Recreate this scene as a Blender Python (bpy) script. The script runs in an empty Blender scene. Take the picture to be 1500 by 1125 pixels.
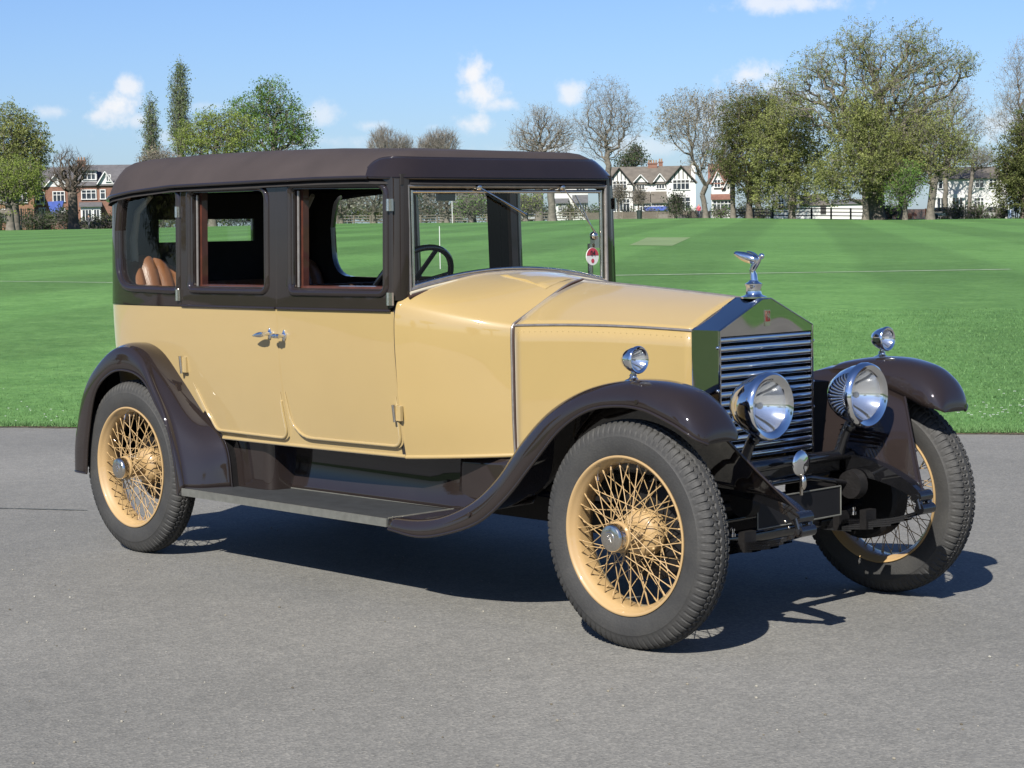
import bpy, math, random
import numpy as np
from mathutils import Vector, Matrix
from mathutils.geometry import delaunay_2d_cdt

random.seed(7); np.random.seed(7)
scene = bpy.context.scene
COL = scene.collection
PI = math.pi

# ------------------------------------------------------------------ camera
CAM = Vector((4.8461, -5.8622, 1.5165))
YAW, PIT, ROL, FPX = 2.3914, -0.0781, -0.0182, 2876.2      # focal length in pixels of a 1500 px wide frame
_d = Vector((math.cos(PIT)*math.cos(YAW), math.cos(PIT)*math.sin(YAW), math.sin(PIT)))
_r = _d.cross(Vector((0, 0, 1))).normalized(); _u = _r.cross(_d)
CR = _r*math.cos(ROL) + _u*math.sin(ROL); CU = -_r*math.sin(ROL) + _u*math.cos(ROL)
cam = bpy.data.cameras.new('camera'); cam_o = bpy.data.objects.new('camera', cam); COL.objects.link(cam_o)
cam_o.matrix_world = Matrix(((CR.x, CU.x, -_d.x, CAM.x), (CR.y, CU.y, -_d.y, CAM.y), (CR.z, CU.z, -_d.z, CAM.z), (0, 0, 0, 1)))
cam.sensor_width = 36; cam.lens = FPX/1500*36; cam.clip_start = 0.1; cam.clip_end = 6000
scene.camera = cam_o

# ------------------------------------------------------------------ sun, sky, exposure
SUN = Vector((0.50, -1.04, 1.0)).normalized()
sl = bpy.data.lights.new('sun', 'SUN'); sl.energy = 5.0; sl.angle = math.radians(0.5); sl.color = (1.0, 0.955, 0.88)
so = bpy.data.objects.new('sun', sl); COL.objects.link(so); so.location = (0, 0, 30)
so.rotation_euler = (-SUN).to_track_quat('-Z', 'Y').to_euler()
world = bpy.data.worlds.new("World"); scene.world = world; world.use_nodes = True
scene.view_settings.view_transform = 'Standard'; scene.view_settings.look = 'None'
scene.view_settings.exposure = 1.06; scene.view_settings.gamma = 1.0
SKY_STRENGTH = 0.051


def raydir(px, py):
    return (_d + CR*((px-750)/FPX) - CU*((py-562.5)/FPX))


def build_world():
    nt = world.node_tree; N = nt.nodes; L = nt.links; N.clear()
    out = N.new('ShaderNodeOutputWorld'); bg = N.new('ShaderNodeBackground'); bg.inputs[1].default_value = SKY_STRENGTH
    sky = N.new('ShaderNodeTexSky'); sky.sky_type = 'NISHITA'; sky.sun_disc = False
    sky.sun_elevation = math.asin(SUN.z); sky.sun_rotation = math.atan2(SUN.x, SUN.y)
    sky.altitude = 0; sky.air_density = 1.0; sky.dust_density = 0.6; sky.ozone_density = 1.6
    tc = N.new('ShaderNodeTexCoord')
    noise = N.new('ShaderNodeTexNoise'); noise.inputs['Scale'].default_value = 34; noise.inputs['Detail'].default_value = 7
    noise.inputs['Roughness'].default_value = 0.62
    L.new(tc.outputs['Generated'], noise.inputs['Vector'])
    n2 = N.new('ShaderNodeTexNoise'); n2.inputs['Scale'].default_value = 95; n2.inputs['Detail'].default_value = 4
    L.new(tc.outputs['Generated'], n2.inputs['Vector'])
    # px, py, half width, half height, density
    clouds = [(160, 152, 44, 34, 1.0), (186, 128, 26, 24, .85), (150, 168, 50, 16, .8), (78, 163, 44, 14, .55), (690, 108, 30, 30, 1.0), (706, 134, 50, 30, .95), (735, 152, 40, 16, .7),
              (834, 132, 28, 22, .8), (1098, 110, 46, 24, .9), (1130, 126, 40, 20, .7), (684, 181, 44, 18, .8), (636, 186, 26, 14, .6), (470, 168, 36, 24, .55),
              (540, 184, 36, 12, .55), (325, 156, 60, 10, .4), (1150, 3, 150, 18, .75), (206, 176, 20, 14, .6), (1190, 150, 90, 26, .45),
              (1480, 180, 80, 30, .6), (1090, 168, 100, 20, .4), (400, 205, 260, 14, .35), (980, 215, 240, 18, .4)]
    tot = None
    for px, py, w, h, dn in clouds:
        c = raydir(px, py).normalized()
        ax = CR/(w/FPX); ay = CU/(h/FPX)
        sub = N.new('ShaderNodeVectorMath'); sub.operation = 'SUBTRACT'; sub.inputs[1].default_value = c
        L.new(tc.outputs['Generated'], sub.inputs[0])
        dx = N.new('ShaderNodeVectorMath'); dx.operation = 'DOT_PRODUCT'; dx.inputs[1].default_value = ax; L.new(sub.outputs[0], dx.inputs[0])
        dy = N.new('ShaderNodeVectorMath'); dy.operation = 'DOT_PRODUCT'; dy.inputs[1].default_value = ay; L.new(sub.outputs[0], dy.inputs[0])
        dz = N.new('ShaderNodeVectorMath'); dz.operation = 'DOT_PRODUCT'; dz.inputs[1].default_value = _d*(1/(60/FPX)); L.new(sub.outputs[0], dz.inputs[0])
        cmb = N.new('ShaderNodeCombineXYZ'); L.new(dx.outputs['Value'], cmb.inputs[0]); L.new(dy.outputs['Value'], cmb.inputs[1]); L.new(dz.outputs['Value'], cmb.inputs[2])
        ln = N.new('ShaderNodeVectorMath'); ln.operation = 'LENGTH'; L.new(cmb.outputs[0], ln.inputs[0])
        m = N.new('ShaderNodeMath'); m.operation = 'MULTIPLY_ADD'; m.inputs[1].default_value = -1.0; m.inputs[2].default_value = 1.0
        L.new(ln.outputs['Value'], m.inputs[0])            # 1 - dist
        ns = N.new('ShaderNodeMath'); ns.operation = 'MULTIPLY_ADD'; ns.inputs[1].default_value = 3.6; ns.inputs[2].default_value = -1.8
        L.new(noise.outputs['Fac'], ns.inputs[0])
        a = N.new('ShaderNodeMath'); a.operation = 'ADD'; L.new(m.outputs[0], a.inputs[0]); L.new(ns.outputs[0], a.inputs[1])
        mr = N.new('ShaderNodeMapRange'); mr.inputs['From Min'].default_value = 0.0; mr.inputs['From Max'].default_value = 1.0
        mr.interpolation_type = 'SMOOTHSTEP'
        mr.inputs['To Max'].default_value = dn; L.new(a.outputs[0], mr.inputs['Value'])
        if tot is None: tot = mr.outputs[0]
        else:
            mx = N.new('ShaderNodeMath'); mx.operation = 'MAXIMUM'; L.new(tot, mx.inputs[0]); L.new(mr.outputs[0], mx.inputs[1]); tot = mx.outputs[0]
    cc = N.new('ShaderNodeMixRGB'); cc.inputs[1].default_value = (8.0, 8.3, 9.0, 1); cc.inputs[2].default_value = (9.6, 9.5, 9.4, 1)
    L.new(n2.outputs['Fac'], cc.inputs[0])
    tint = N.new('ShaderNodeMixRGB'); tint.blend_type = 'MULTIPLY'; tint.inputs[0].default_value = 1; tint.inputs[2].default_value = SKYTINT
    L.new(sky.outputs[0], tint.inputs[1])
    mix = N.new('ShaderNodeMixRGB'); L.new(tot, mix.inputs[0]); L.new(tint.outputs[0], mix.inputs[1]); L.new(cc.outputs[0], mix.inputs[2])
    L.new(mix.outputs[0], bg.inputs[0]); L.new(bg.outputs[0], out.inputs[0])


SKYTINT = (0.70, 0.88, 1.27, 1)
build_world()


# ------------------------------------------------------------------ helpers
class MB:
    def __init__(s): s.v = []; s.f = []
    def add(s, vs, fs):
        o = len(s.v); s.v.extend([tuple(p) for p in vs]); s.f.extend([tuple(i+o for i in f) for f in fs])
    def box(s, c, size, rot=None):
        hx, hy, hz = size[0]/2, size[1]/2, size[2]/2
        vs = [Vector((x, y, z)) for x in (-hx, hx) for y in (-hy, hy) for z in (-hz, hz)]
        if rot: vs = [rot @ v for v in vs]
        vs = [v+Vector(c) for v in vs]
        s.add(vs, [(0, 1, 3, 2), (4, 6, 7, 5), (0, 4, 5, 1), (2, 3, 7, 6), (0, 2, 6, 4), (1, 5, 7, 3)])
    def tube(s, pts, r, n=8, closed=False, caps=True, flat=1.0):
        P = [Vector(p) for p in pts]; m = len(P)
        rs = r if hasattr(r, '__len__') else [r]*m
        T = []
        for i in range(m):
            a = P[(i-1) % m] if (closed or i > 0) else P[i]; b = P[(i+1) % m] if (closed or i < m-1) else P[i]
            t = (b-a); T.append(t.normalized() if t.length > 1e-9 else Vector((0, 0, 1)))
        up = Vector((0, 0, 1)) if abs(T[0].z) < .9 else Vector((1, 0, 0))
        nrm = (up - T[0]*up.dot(T[0])).normalized(); vs = []
        for i in range(m):
            nrm = nrm - T[i]*nrm.dot(T[i]); nrm = nrm.normalized() if nrm.length > 1e-6 else T[i].orthogonal().normalized()
            b = T[i].cross(nrm)
            for k in range(n):
                a = 2*PI*k/n; vs.append(P[i] + nrm*(rs[i]*math.cos(a)) + b*(rs[i]*flat*math.sin(a)))
        fs = []
        for i in range(m if closed else m-1):
            j = (i+1) % m
            for k in range(n):
                l = (k+1) % n; fs.append((i*n+k, i*n+l, j*n+l, j*n+k))
        if caps and not closed:
            fs.append(tuple(range(n))[::-1]); fs.append(tuple(range((m-1)*n, m*n)))
        s.add(vs, fs)
    def lathe(s, prof, o=(0, 0, 0), axis=(0, 0, 1), n=32, a0=0, a1=2*PI):
        o = Vector(o); ax = Vector(axis).normalized(); x = ax.orthogonal().normalized(); y = ax.cross(x)
        full = abs(a1-a0-2*PI) < 1e-6; m = n if full else n+1; vs = []
        for (h, r) in prof:
            for k in range(m):
                a = a0+(a1-a0)*k/n; vs.append(o+ax*h+x*(r*math.cos(a))+y*(r*math.sin(a)))
        fs = []
        for i in range(len(prof)-1):
            for k in range(n):
                l = (k+1) % m if full else k+1
                fs.append((i*m+k, i*m+l, (i+1)*m+l, (i+1)*m+k))
        s.add(vs, fs)
    def grid(s, P, cu=False, cv=False):
        nu, nv = len(P), len(P[0]); fs = []
        for i in range(nu if cu else nu-1):
            for j in range(nv if cv else nv-1):
                a, b = (i+1) % nu, (j+1) % nv; fs.append((i*nv+j, a*nv+j, a*nv+b, i*nv+b))
        s.add([p for row in P for p in row], fs)
    def sphere(s, c, r, n=12, m=8, sc=(1, 1, 1)):
        P = []
        for i in range(m+1):
            t = PI*i/m; P.append([(c[0]+sc[0]*r*math.sin(t)*math.cos(2*PI*k/n), c[1]+sc[1]*r*math.sin(t)*math.sin(2*PI*k/n), c[2]+sc[2]*r*math.cos(t)) for k in range(n)])
        s.grid(P, cv=True)
    def prism(s, poly, a, b):
        """poly: 3D points lists a->b extruded by vector b"""
        n = len(poly); A = [Vector(p) for p in poly]; B = [p+Vector(b) for p in A]
        s.add(A+B, [tuple(range(n))[::-1], tuple(range(n, 2*n))]+[(i, (i+1) % n, n+(i+1) % n, n+i) for i in range(n)])
    def build(s, name, mat, parent=None, ang=35, smooth=True, solid=0):
        me = bpy.data.meshes.new(name); me.from_pydata(s.v, [], s.f); me.validate(); me.update()
        o = link_mesh(name, me, mat, parent, ang, smooth, solid)
        if getattr(s, 'inner', None) and len(me.polygons) == len(s.f):
            me.materials.append(s.inner[2]); me.polygons.foreach_set('material_index', [1 if s.inner[0] <= i < s.inner[1] else 0 for i in range(len(s.f))])
        if getattr(s, 'nrm', None) and len(s.nrm) == len(me.vertices): me.normals_split_custom_set_from_vertices([tuple(q) for q in s.nrm])
        return o


def link_mesh(name, me, mat, parent=None, ang=35, smooth=True, solid=0):
    if mat: me.materials.append(mat)
    if smooth:
        me.polygons.foreach_set('use_smooth', [True]*len(me.polygons))
        me.set_sharp_from_angle(angle=math.radians(ang))
    o = bpy.data.objects.new(name, me); COL.objects.link(o)
    if parent: o.parent = parent
    if solid:
        m = o.modifiers.new('solid', 'SOLIDIFY'); m.thickness = solid; m.offset = 0
    return o


def np_mesh(name, V, F, mat, parent=None, smooth=False):
    """V (n,3), F (m,k) arrays"""
    V = np.asarray(V, dtype=np.float32); F = np.asarray(F, dtype=np.int32); k = F.shape[1]
    me = bpy.data.meshes.new(name); me.vertices.add(len(V)); me.vertices.foreach_set('co', V.ravel())
    me.loops.add(F.size); me.loops.foreach_set('vertex_index', F.ravel())
    me.polygons.add(len(F)); me.polygons.foreach_set('loop_start', np.arange(0, F.size, k, dtype=np.int32))
    me.update(calc_edges=True)
    if smooth: me.polygons.foreach_set('use_smooth', [True]*len(F))
    if mat: me.materials.append(mat)
    o = bpy.data.objects.new(name, me); COL.objects.link(o)
    if parent: o.parent = parent
    return o


def tag(o, label=None, cat=None, group=None, kind=None):
    if label: o['label'] = label
    if cat: o['category'] = cat
    if group: o['group'] = group
    if kind: o['kind'] = kind
    return o


def empty(name, loc=(0, 0, 0), rz=0):
    o = bpy.data.objects.new(name, None); COL.objects.link(o); o.location = loc; o.rotation_euler = (0, 0, rz); return o


def kids(o): return [c for c in bpy.data.objects if c.parent == o]


def copy_tree(o, parent=None):
    c = o.copy(); COL.objects.link(c)
    if parent: c.parent = parent
    for ch in kids(o): copy_tree(ch, c)
    return c


def spline(pts, n, closed=False):
    """Catmull-Rom through pts (tuples any dim), n samples, roughly uniform per span"""
    P = [np.array(p, float) for p in pts]; m = len(P)
    if not closed: P = [2*P[0]-P[1]]+P+[2*P[-1]-P[-2]]
    out = []; spans = m if closed else m-1
    for i in range(n):
        t = i*spans/(n if closed else n-1); k = min(int(t), spans-1); f = t-k
        if closed: p0, p1, p2, p3 = P[(k-1) % m], P[k % m], P[(k+1) % m], P[(k+2) % m]
        else: p0, p1, p2, p3 = P[k:k+4]
        out.append(.5*((2*p1)+(-p0+p2)*f+(2*p0-5*p1+4*p2-p3)*f*f+(-p0+3*p1-3*p2+p3)*f**3))
    return out


# ------------------------------------------------------------------ materials
def mat_new(name):
    m = bpy.data.materials.new(name); m.use_nodes = True; nt = m.node_tree; b = nt.nodes['Principled BSDF']; return m, nt, b


KA = 0.60      # overall albedo level
def kc(c): return tuple(x*KA for x in c)


def ramp(nt, fac, stops):
    r = nt.nodes.new('ShaderNodeValToRGB'); el = r.color_ramp.elements
    while len(el) < len(stops): el.new(0.5)
    for e, (p, c) in zip(el, stops): e.position = p; e.color = (*c, 1)
    nt.links.new(fac, r.inputs[0]); return r.outputs[0]


def noise(nt, scale, detail=4, rough=.55, coord='Object', vec=None, dist=0):
    n = nt.nodes.new('ShaderNodeTexNoise'); n.inputs['Scale'].default_value = scale; n.inputs['Detail'].default_value = detail
    n.inputs['Roughness'].default_value = rough; n.inputs['Distortion'].default_value = dist
    if vec is None:
        t = nt.nodes.new('ShaderNodeTexCoord'); vec = t.outputs[coord]
    nt.links.new(vec, n.inputs['Vector']); return n


def bump(nt, b, h, strength, dist=.01):
    k = nt.nodes.new('ShaderNodeBump'); k.inputs['Strength'].default_value = strength; k.inputs['Distance'].default_value = dist
    nt.links.new(h, k.inputs['Height']); nt.links.new(k.outputs[0], b.inputs['Normal'])


def simple(name, col, rough=.5, metal=0, coat=0, var=.12, scale=8, bmp=0, bscale=200, spec=.5, rvar=0):
    m, nt, b = mat_new(name)
    if metal < .5: col = kc(col)
    c1 = tuple(max(0, x*(1-var)) for x in col); c2 = tuple(min(1, x*(1+var)) for x in col)
    n = noise(nt, scale, 5); nt.links.new(ramp(nt, n.outputs['Fac'], [(.3, c1), (.7, c2)]), b.inputs['Base Color'])
    b.inputs['Roughness'].default_value = rough; b.inputs['Metallic'].default_value = metal
    b.inputs['Coat Weight'].default_value = coat; b.inputs['Coat Roughness'].default_value = .03; b.inputs['Coat IOR'].default_value = 1.7; b.inputs['Specular IOR Level'].default_value = spec
    if rvar:
        n3 = noise(nt, scale*3, 6)
        mr = nt.nodes.new('ShaderNodeMapRange'); mr.inputs['To Min'].default_value = max(.02, rough-rvar); mr.inputs['To Max'].default_value = rough+rvar
        nt.links.new(n3.outputs['Fac'], mr.inputs['Value']); nt.links.new(mr.outputs[0], b.inputs['Roughness'])
    if bmp:
        n2 = noise(nt, bscale, 3); bump(nt, b, n2.outputs['Fac'], bmp)
    return m


def shell_mat():
    m, nt, b = mat_new('shell_nickel'); b.inputs['Metallic'].default_value = 1; b.inputs['Base Color'].default_value = (.50, .485, .46, 1)
    n = noise(nt, 30, 4); mr = nt.nodes.new('ShaderNodeMapRange'); mr.inputs['To Min'].default_value = .02; mr.inputs['To Max'].default_value = .07
    nt.links.new(n.outputs['Fac'], mr.inputs['Value']); nt.links.new(mr.outputs[0], b.inputs['Roughness'])
    w = noise(nt, 5.0, 0); k = nt.nodes.new('ShaderNodeBump'); k.inputs['Strength'].default_value = .35; k.inputs['Distance'].default_value = .02
    nt.links.new(w.outputs['Fac'], k.inputs['Height']); nt.links.new(k.outputs[0], b.inputs['Normal']); return m


M = {}
M['cream'] = simple('cream_paint', (.448, .320, .124), .45, spec=.15, coat=1.0, var=.025, scale=3, bmp=.02, bscale=9, rvar=.04)
M['brown'] = simple('dark_brown_paint', (.023, .0170, .0155), .7, spec=.02, coat=1.0, var=.10, scale=4, bmp=.02, bscale=7, rvar=.05)
M['brown'].node_tree.nodes['Principled BSDF'].inputs['Coat IOR'].default_value = 1.55
for _k in ('Sheen Weight', 'Sheen Roughness'): M['cream'].node_tree.nodes['Principled BSDF'].inputs[_k].default_value = {'Sheen Weight': .30, 'Sheen Roughness': .45}[_k]
M['fabric'] = simple('roof_fabric', (.054, .042, .040), .75, spec=.25, var=.12, scale=5, bmp=.12, bscale=500)
M['black'] = simple('black_enamel', (.006, .006, .007), .5, spec=.1, coat=1.0, var=.3, scale=10, rvar=.12)
M['chassis'] = simple('chassis_black', (.008, .007, .007), .6, spec=.3, var=.4, scale=20, bmp=.2, bscale=90)
M['shell'] = shell_mat()
M['chrome'] = simple('chrome', (.70, .705, .71), .06, metal=1, var=.03, scale=20, rvar=.03, bmp=.015, bscale=25)
M['nickel'] = simple('nickel', (.60, .56, .50), .18, metal=1, var=.08, scale=30, rvar=.07)
M['bronze'] = simple('frame_metal', (.30, .27, .24), .35, metal=.75, var=.15, scale=30, rvar=.1)
M['wheelcream'] = simple('wheel_paint', (.50, .335, .155), .45, spec=.2, coat=.6, var=.03, scale=5)
M['reflector'] = simple('lamp_reflector', (.82, .82, .80), .09, metal=1, var=.02)
M['rubberboard'] = simple('rubber_matting', (.032, .035, .038), .7, spec=.3, var=.18, scale=18, bmp=.3, bscale=260)
M['alu'] = simple('board_edge', (.17, .17, .15), .45, metal=.6, var=.15, scale=30, rvar=.1)
M['tan'] = simple('tan_leather', (.24, .095, .04), .42, var=.15, scale=14, bmp=.15, bscale=120)
M['wood'] = simple('window_wood', (.085, .026, .016), .35, coat=.4, var=.3, scale=22)
M['trim'] = simple('dark_trim_cloth', (.014, .011, .010), .9, var=.25, scale=18)
M['trimbrown'] = simple('brown_leather', (.05, .022, .013), .6, var=.25, scale=12)
M['plate'] = simple('plate_black', (.012, .012, .014), .5, spec=.2, var=.1)
M['white'] = simple('white_paint', (.78, .78, .76), .5, var=.05)
M['darkred'] = simple('badge_red', (.22, .02, .02), .4)
M['beige'] = simple('beige_band', (.55, .5, .38), .7)
M['bulb'] = simple('bulb_glass', (.7, .7, .65), .1)
M['red_paper'] = simple('red_paper', (.5, .05, .08), .5)
M['black_ink'] = simple('black_ink', (.02, .015, .02), .5)


def glass_mat(name, tint=(.93, .96, .94), refl=1.0):
    m, nt, b = mat_new(name); N = nt.nodes; L = nt.links
    tr = N.new('ShaderNodeBsdfTransparent'); tr.inputs[0].default_value = (*tint, 1)
    gl = N.new('ShaderNodeBsdfGlossy'); gl.inputs['Roughness'].default_value = .015; gl.inputs[0].default_value = (refl, refl, refl, 1)
    lw = N.new('ShaderNodeLayerWeight'); lw.inputs[0].default_value = .5
    pw = N.new('ShaderNodeMath'); pw.operation = 'POWER'; pw.inputs[1].default_value = 5; L.new(lw.outputs['Facing'], pw.inputs[0])
    fr = N.new('ShaderNodeMath'); fr.operation = 'MULTIPLY_ADD'; fr.inputs[1].default_value = .95; fr.inputs[2].default_value = .035; L.new(pw.outputs[0], fr.inputs[0])
    n = noise(nt, 6, 3); bp = N.new('ShaderNodeBump'); bp.inputs['Strength'].default_value = .02; L.new(n.outputs['Fac'], bp.inputs['Height']); L.new(bp.outputs[0], gl.inputs['Normal'])
    mx = N.new('ShaderNodeMixShader'); L.new(fr.outputs[0], mx.inputs[0]); L.new(tr.outputs[0], mx.inputs[1]); L.new(gl.outputs[0], mx.inputs[2])
    L.new(mx.outputs[0], N['Material Output'].inputs[0]); return m


M['glass'] = glass_mat('window_glass'); M['lens'] = glass_mat('lamp_glass', (.97, .98, 1))
_n = M['lens'].node_tree; _df = _n.nodes.new('ShaderNodeBsdfTranslucent'); _df.inputs[0].default_value = (.8, .8, .78, 1); _d2 = _n.nodes.new('ShaderNodeBsdfDiffuse'); _d2.inputs[0].default_value = (.35, .35, .34, 1)
_ad = _n.nodes.new('ShaderNodeAddShader'); _n.links.new(_df.outputs[0], _ad.inputs[0]); _n.links.new(_d2.outputs[0], _ad.inputs[1])
_mx = _n.nodes.new('ShaderNodeMixShader'); _mx.inputs[0].default_value = .10; _o = _n.nodes['Material Output']; _s = _o.inputs[0].links[0].from_socket
_n.links.new(_s, _mx.inputs[1]); _n.links.new(_ad.outputs[0], _mx.inputs[2]); _n.links.new(_mx.outputs[0], _o.inputs[0])


def rubber():
    m, nt, b = mat_new('tyre_rubber')
    n = noise(nt, 9, 5); n2 = noise(nt, 140, 3)
    a = ramp(nt, n.outputs['Fac'], [(.3, kc((.030, .030, .030))), (.7, kc((.050, .049, .046)))])
    c = ramp(nt, n2.outputs['Fac'], [(.35, (.85, .85, .85)), (.7, (1.12, 1.1, 1.06))])
    mx = nt.nodes.new('ShaderNodeMixRGB'); mx.blend_type = 'MULTIPLY'; mx.inputs[0].default_value = 1
    nt.links.new(a, mx.inputs[1]); nt.links.new(c, mx.inputs[2]); nt.links.new(mx.outputs[0], b.inputs['Base Color'])
    b.inputs['Roughness'].default_value = .72; bump(nt, b, n2.outputs['Fac'], .15); return m


M['rubber'] = rubber()


def asphalt():
    m, nt, b = mat_new('asphalt'); L = nt.links; N = nt.nodes
    big = noise(nt, .35, 5, .6); mid = noise(nt, 9, 5, .6); fine = noise(nt, 130, 3, .6)
    vo = N.new('ShaderNodeTexVoronoi'); vo.inputs['Scale'].default_value = 95
    t = N.new('ShaderNodeTexCoord'); L.new(t.outputs['Object'], vo.inputs['Vector'])
    v2 = N.new('ShaderNodeTexVoronoi'); v2.inputs['Scale'].default_value = 11; L.new(t.outputs['Object'], v2.inputs['Vector'])
    c0 = ramp(nt, big.outputs['Fac'], [(.3, kc((.163, .161, .148))), (.7, kc((.237, .232, .213)))])
    c1 = ramp(nt, vo.outputs['Color'], [(.0, (.73, .73, .73)), (.55, (1.0, 1.0, 1.0)), (1, (1.34, 1.32, 1.29))])
    c2 = ramp(nt, mid.outputs['Fac'], [(.25, (.90, .90, .90)), (.75, (1.09, 1.085, 1.08))])
    c3 = ramp(nt, fine.outputs['Fac'], [(.3, (.80, .80, .80)), (.7, (1.18, 1.175, 1.16))])
    cur = c0
    for c in (c1, c2, c3):
        mx = N.new('ShaderNodeMixRGB'); mx.blend_type = 'MULTIPLY'; mx.inputs[0].default_value = 1; L.new(cur, mx.inputs[1]); L.new(c, mx.inputs[2]); cur = mx.outputs[0]
    # rare pale grit
    g = ramp(nt, v2.outputs['Distance'], [(.0, (1, 1, 1)), (.035, (0, 0, 0)), (1, (0, 0, 0))])
    gm = noise(nt, 3, 2); g2 = ramp(nt, gm.outputs['Fac'], [(.5, (0, 0, 0)), (.62, (1, 1, 1))])
    mm = N.new('ShaderNodeMath'); mm.operation = 'MULTIPLY'; L.new(g, mm.inputs[0]); L.new(g2, mm.inputs[1])
    mx = N.new('ShaderNodeMixRGB'); L.new(mm.outputs[0], mx.inputs[0]); L.new(cur, mx.inputs[1]); mx.inputs[2].default_value = (.26, .25, .22, 1)
    L.new(mx.outputs[0], b.inputs['Base Color']); b.inputs['Roughness'].default_value = .85
    bump(nt, b, vo.outputs['Distance'], .5, .004); return m


M['asphalt'] = asphalt()
STRIPE_N = None


def grass_mat(name, stripes=True):
    m, nt, b = mat_new(name); L = nt.links; N = nt.nodes
    t = N.new('ShaderNodeTexCoord')
    big = noise(nt, .045, 5, .6); mid = noise(nt, .9, 7, .68); fine = noise(nt, 9, 5, .75); vf = noise(nt, 60, 3, .7); tf = noise(nt, 3.2, 4, .7)
    c0 = ramp(nt, big.outputs['Fac'], [(.3, kc((.094, .215, .055))) if stripes else (.3, (.030, .058, .014)), (.7, kc((.122, .260, .070))) if stripes else (.7, (.038, .070, .018))])
    c1 = ramp(nt, mid.outputs['Fac'], [(.25, (.74, .80, .74)), (.75, (1.24, 1.18, 1.26))])
    c2 = ramp(nt, fine.outputs['Fac'], [(.25, (.6, .64, .6)), (.75, (1.38, 1.32, 1.38))])
    c3 = ramp(nt, vf.outputs['Fac'], [(.25, (.6, .64, .6)), (.75, (1.42, 1.36, 1.42))])
    c4 = ramp(nt, tf.outputs['Fac'], [(.3, (.80, .86, .82)), (.7, (1.20, 1.13, 1.15))])
    cur = c0
    for c in (c1, c2, c3, c4):
        mx = N.new('ShaderNodeMixRGB'); mx.blend_type = 'MULTIPLY'; mx.inputs[0].default_value = 1; L.new(cur, mx.inputs[1]); L.new(c, mx.inputs[2]); cur = mx.outputs[0]
    if stripes:
        for nx, ny, per, ph, amp in ((STRIPE[0], STRIPE[1], 7.2, 1.2, .10), (STRIPE[1], -STRIPE[0], 30.0, 2, .045)):
            d = N.new('ShaderNodeVectorMath'); d.operation = 'DOT_PRODUCT'; d.inputs[1].default_value = (nx*2*PI/per, ny*2*PI/per, 0); L.new(t.outputs['Object'], d.inputs[0])
            ad = N.new('ShaderNodeMath'); ad.operation = 'MULTIPLY_ADD'; ad.inputs[1].default_value = .8; ad.inputs[2].default_value = ph; L.new(big.outputs['Fac'], ad.inputs[0])
            a2 = N.new('ShaderNodeMath'); a2.operation = 'ADD'; L.new(d.outputs['Value'], a2.inputs[0]); L.new(ad.outputs[0], a2.inputs[1])
            s = N.new('ShaderNodeMath'); s.operation = 'SINE'; L.new(a2.outputs[0], s.inputs[0])
            mr = N.new('ShaderNodeMapRange'); mr.interpolation_type = 'SMOOTHSTEP'; mr.inputs['From Min'].default_value = -.35; mr.inputs['From Max'].default_value = .35
            mr.inputs['To Min'].default_value = 1-amp; mr.inputs['To Max'].default_value = 1+amp; L.new(s.outputs[0], mr.inputs['Value'])
            mx = N.new('ShaderNodeVectorMath'); mx.operation = 'SCALE'; L.new(cur, mx.inputs[0]); L.new(mr.outputs[0], mx.inputs['Scale']); cur = mx.outputs[0]
    L.new(cur, b.inputs['Base Color']); b.inputs['Roughness'].default_value = .9; b.inputs['Specular IOR Level'].default_value = .15
    bump(nt, b, fine.outputs['Fac'], .6, .03); return m


# ------------------------------------------------------------------ ground and field
def hz(px): return 351.0 - 27.2*px/1500


YB = ([-400, 0, 180, 500, 700, 900, 1050, 1280, 1500, 1900], [341, 338, 335, 327.5, 326, 321, 319.5, 321.5, 320, 318])
DB = 235.0


def zB(px):
    return CAM.z + (hz(px)-np.interp(px, *YB))*DB/FPX


GE0 = Vector((-9.578, 1.900)); GDIR = Vector((.8357, .5491)); GN = Vector((-.5491, .8357)); GOFF = GN.dot(GE0)
YAWR = math.atan2(_d.y, _d.x)


def px_of(x, y):
    v = Vector((x, y, CAM.z))-CAM; return 750+FPX*v.dot(CR)/v.dot(_d)


def field_z(x, y):
    """height of the playing field: level with the road at its kerb, rising gently away"""
    e = GN.dot(Vector((x, y)))-GOFF
    if e <= 0: return 0.0
    v = Vector((x-CAM.x, y-CAM.y)); d = v.length; az = math.atan2(v.y, v.x)-YAWR
    az = max(-.42, min(.42, az)); px = 750-math.tan(az)*FPX
    d0 = d*(1-e/max(1e-6, (GN.dot(Vector((x, y)))-GN.dot(Vector((CAM.x, CAM.y))))))
    zb = float(zB(px))
    return zb*min(1.0, (d-d0)/(DB-d0)) if d < DB else zb


def at(px, D, dz=0.0):
    """ground point D metres from the camera in the direction of column px"""
    r = raydir(px, hz(px)); h = Vector((r.x, r.y)).normalized(); x, y = CAM.x+h.x*D, CAM.y+h.y*D
    return Vector((x, y, field_z(x, y)+dz))


def field_pt(px, py):
    lo, hi = 8.0, 400.0; r = raydir(px, py)
    for _ in range(60):
        m = (lo+hi)/2; h = Vector((r.x, r.y)); k = m/h.length; z = CAM.z+r.z*k
        if z > field_z(CAM.x+r.x*k, CAM.y+r.y*k): lo = m
        else: hi = m
    k = lo/Vector((r.x, r.y)).length; x, y = CAM.x+r.x*k, CAM.y+r.y*k
    return Vector((x, y, field_z(x, y)))


_s = Vector((raydir(1168, 325).x, raydir(1168, 325).y)).normalized(); STRIPE = (-_s.y, _s.x)
M['grass'] = grass_mat('field_grass'); M['lawn'] = grass_mat('verge_grass', False)


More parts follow.
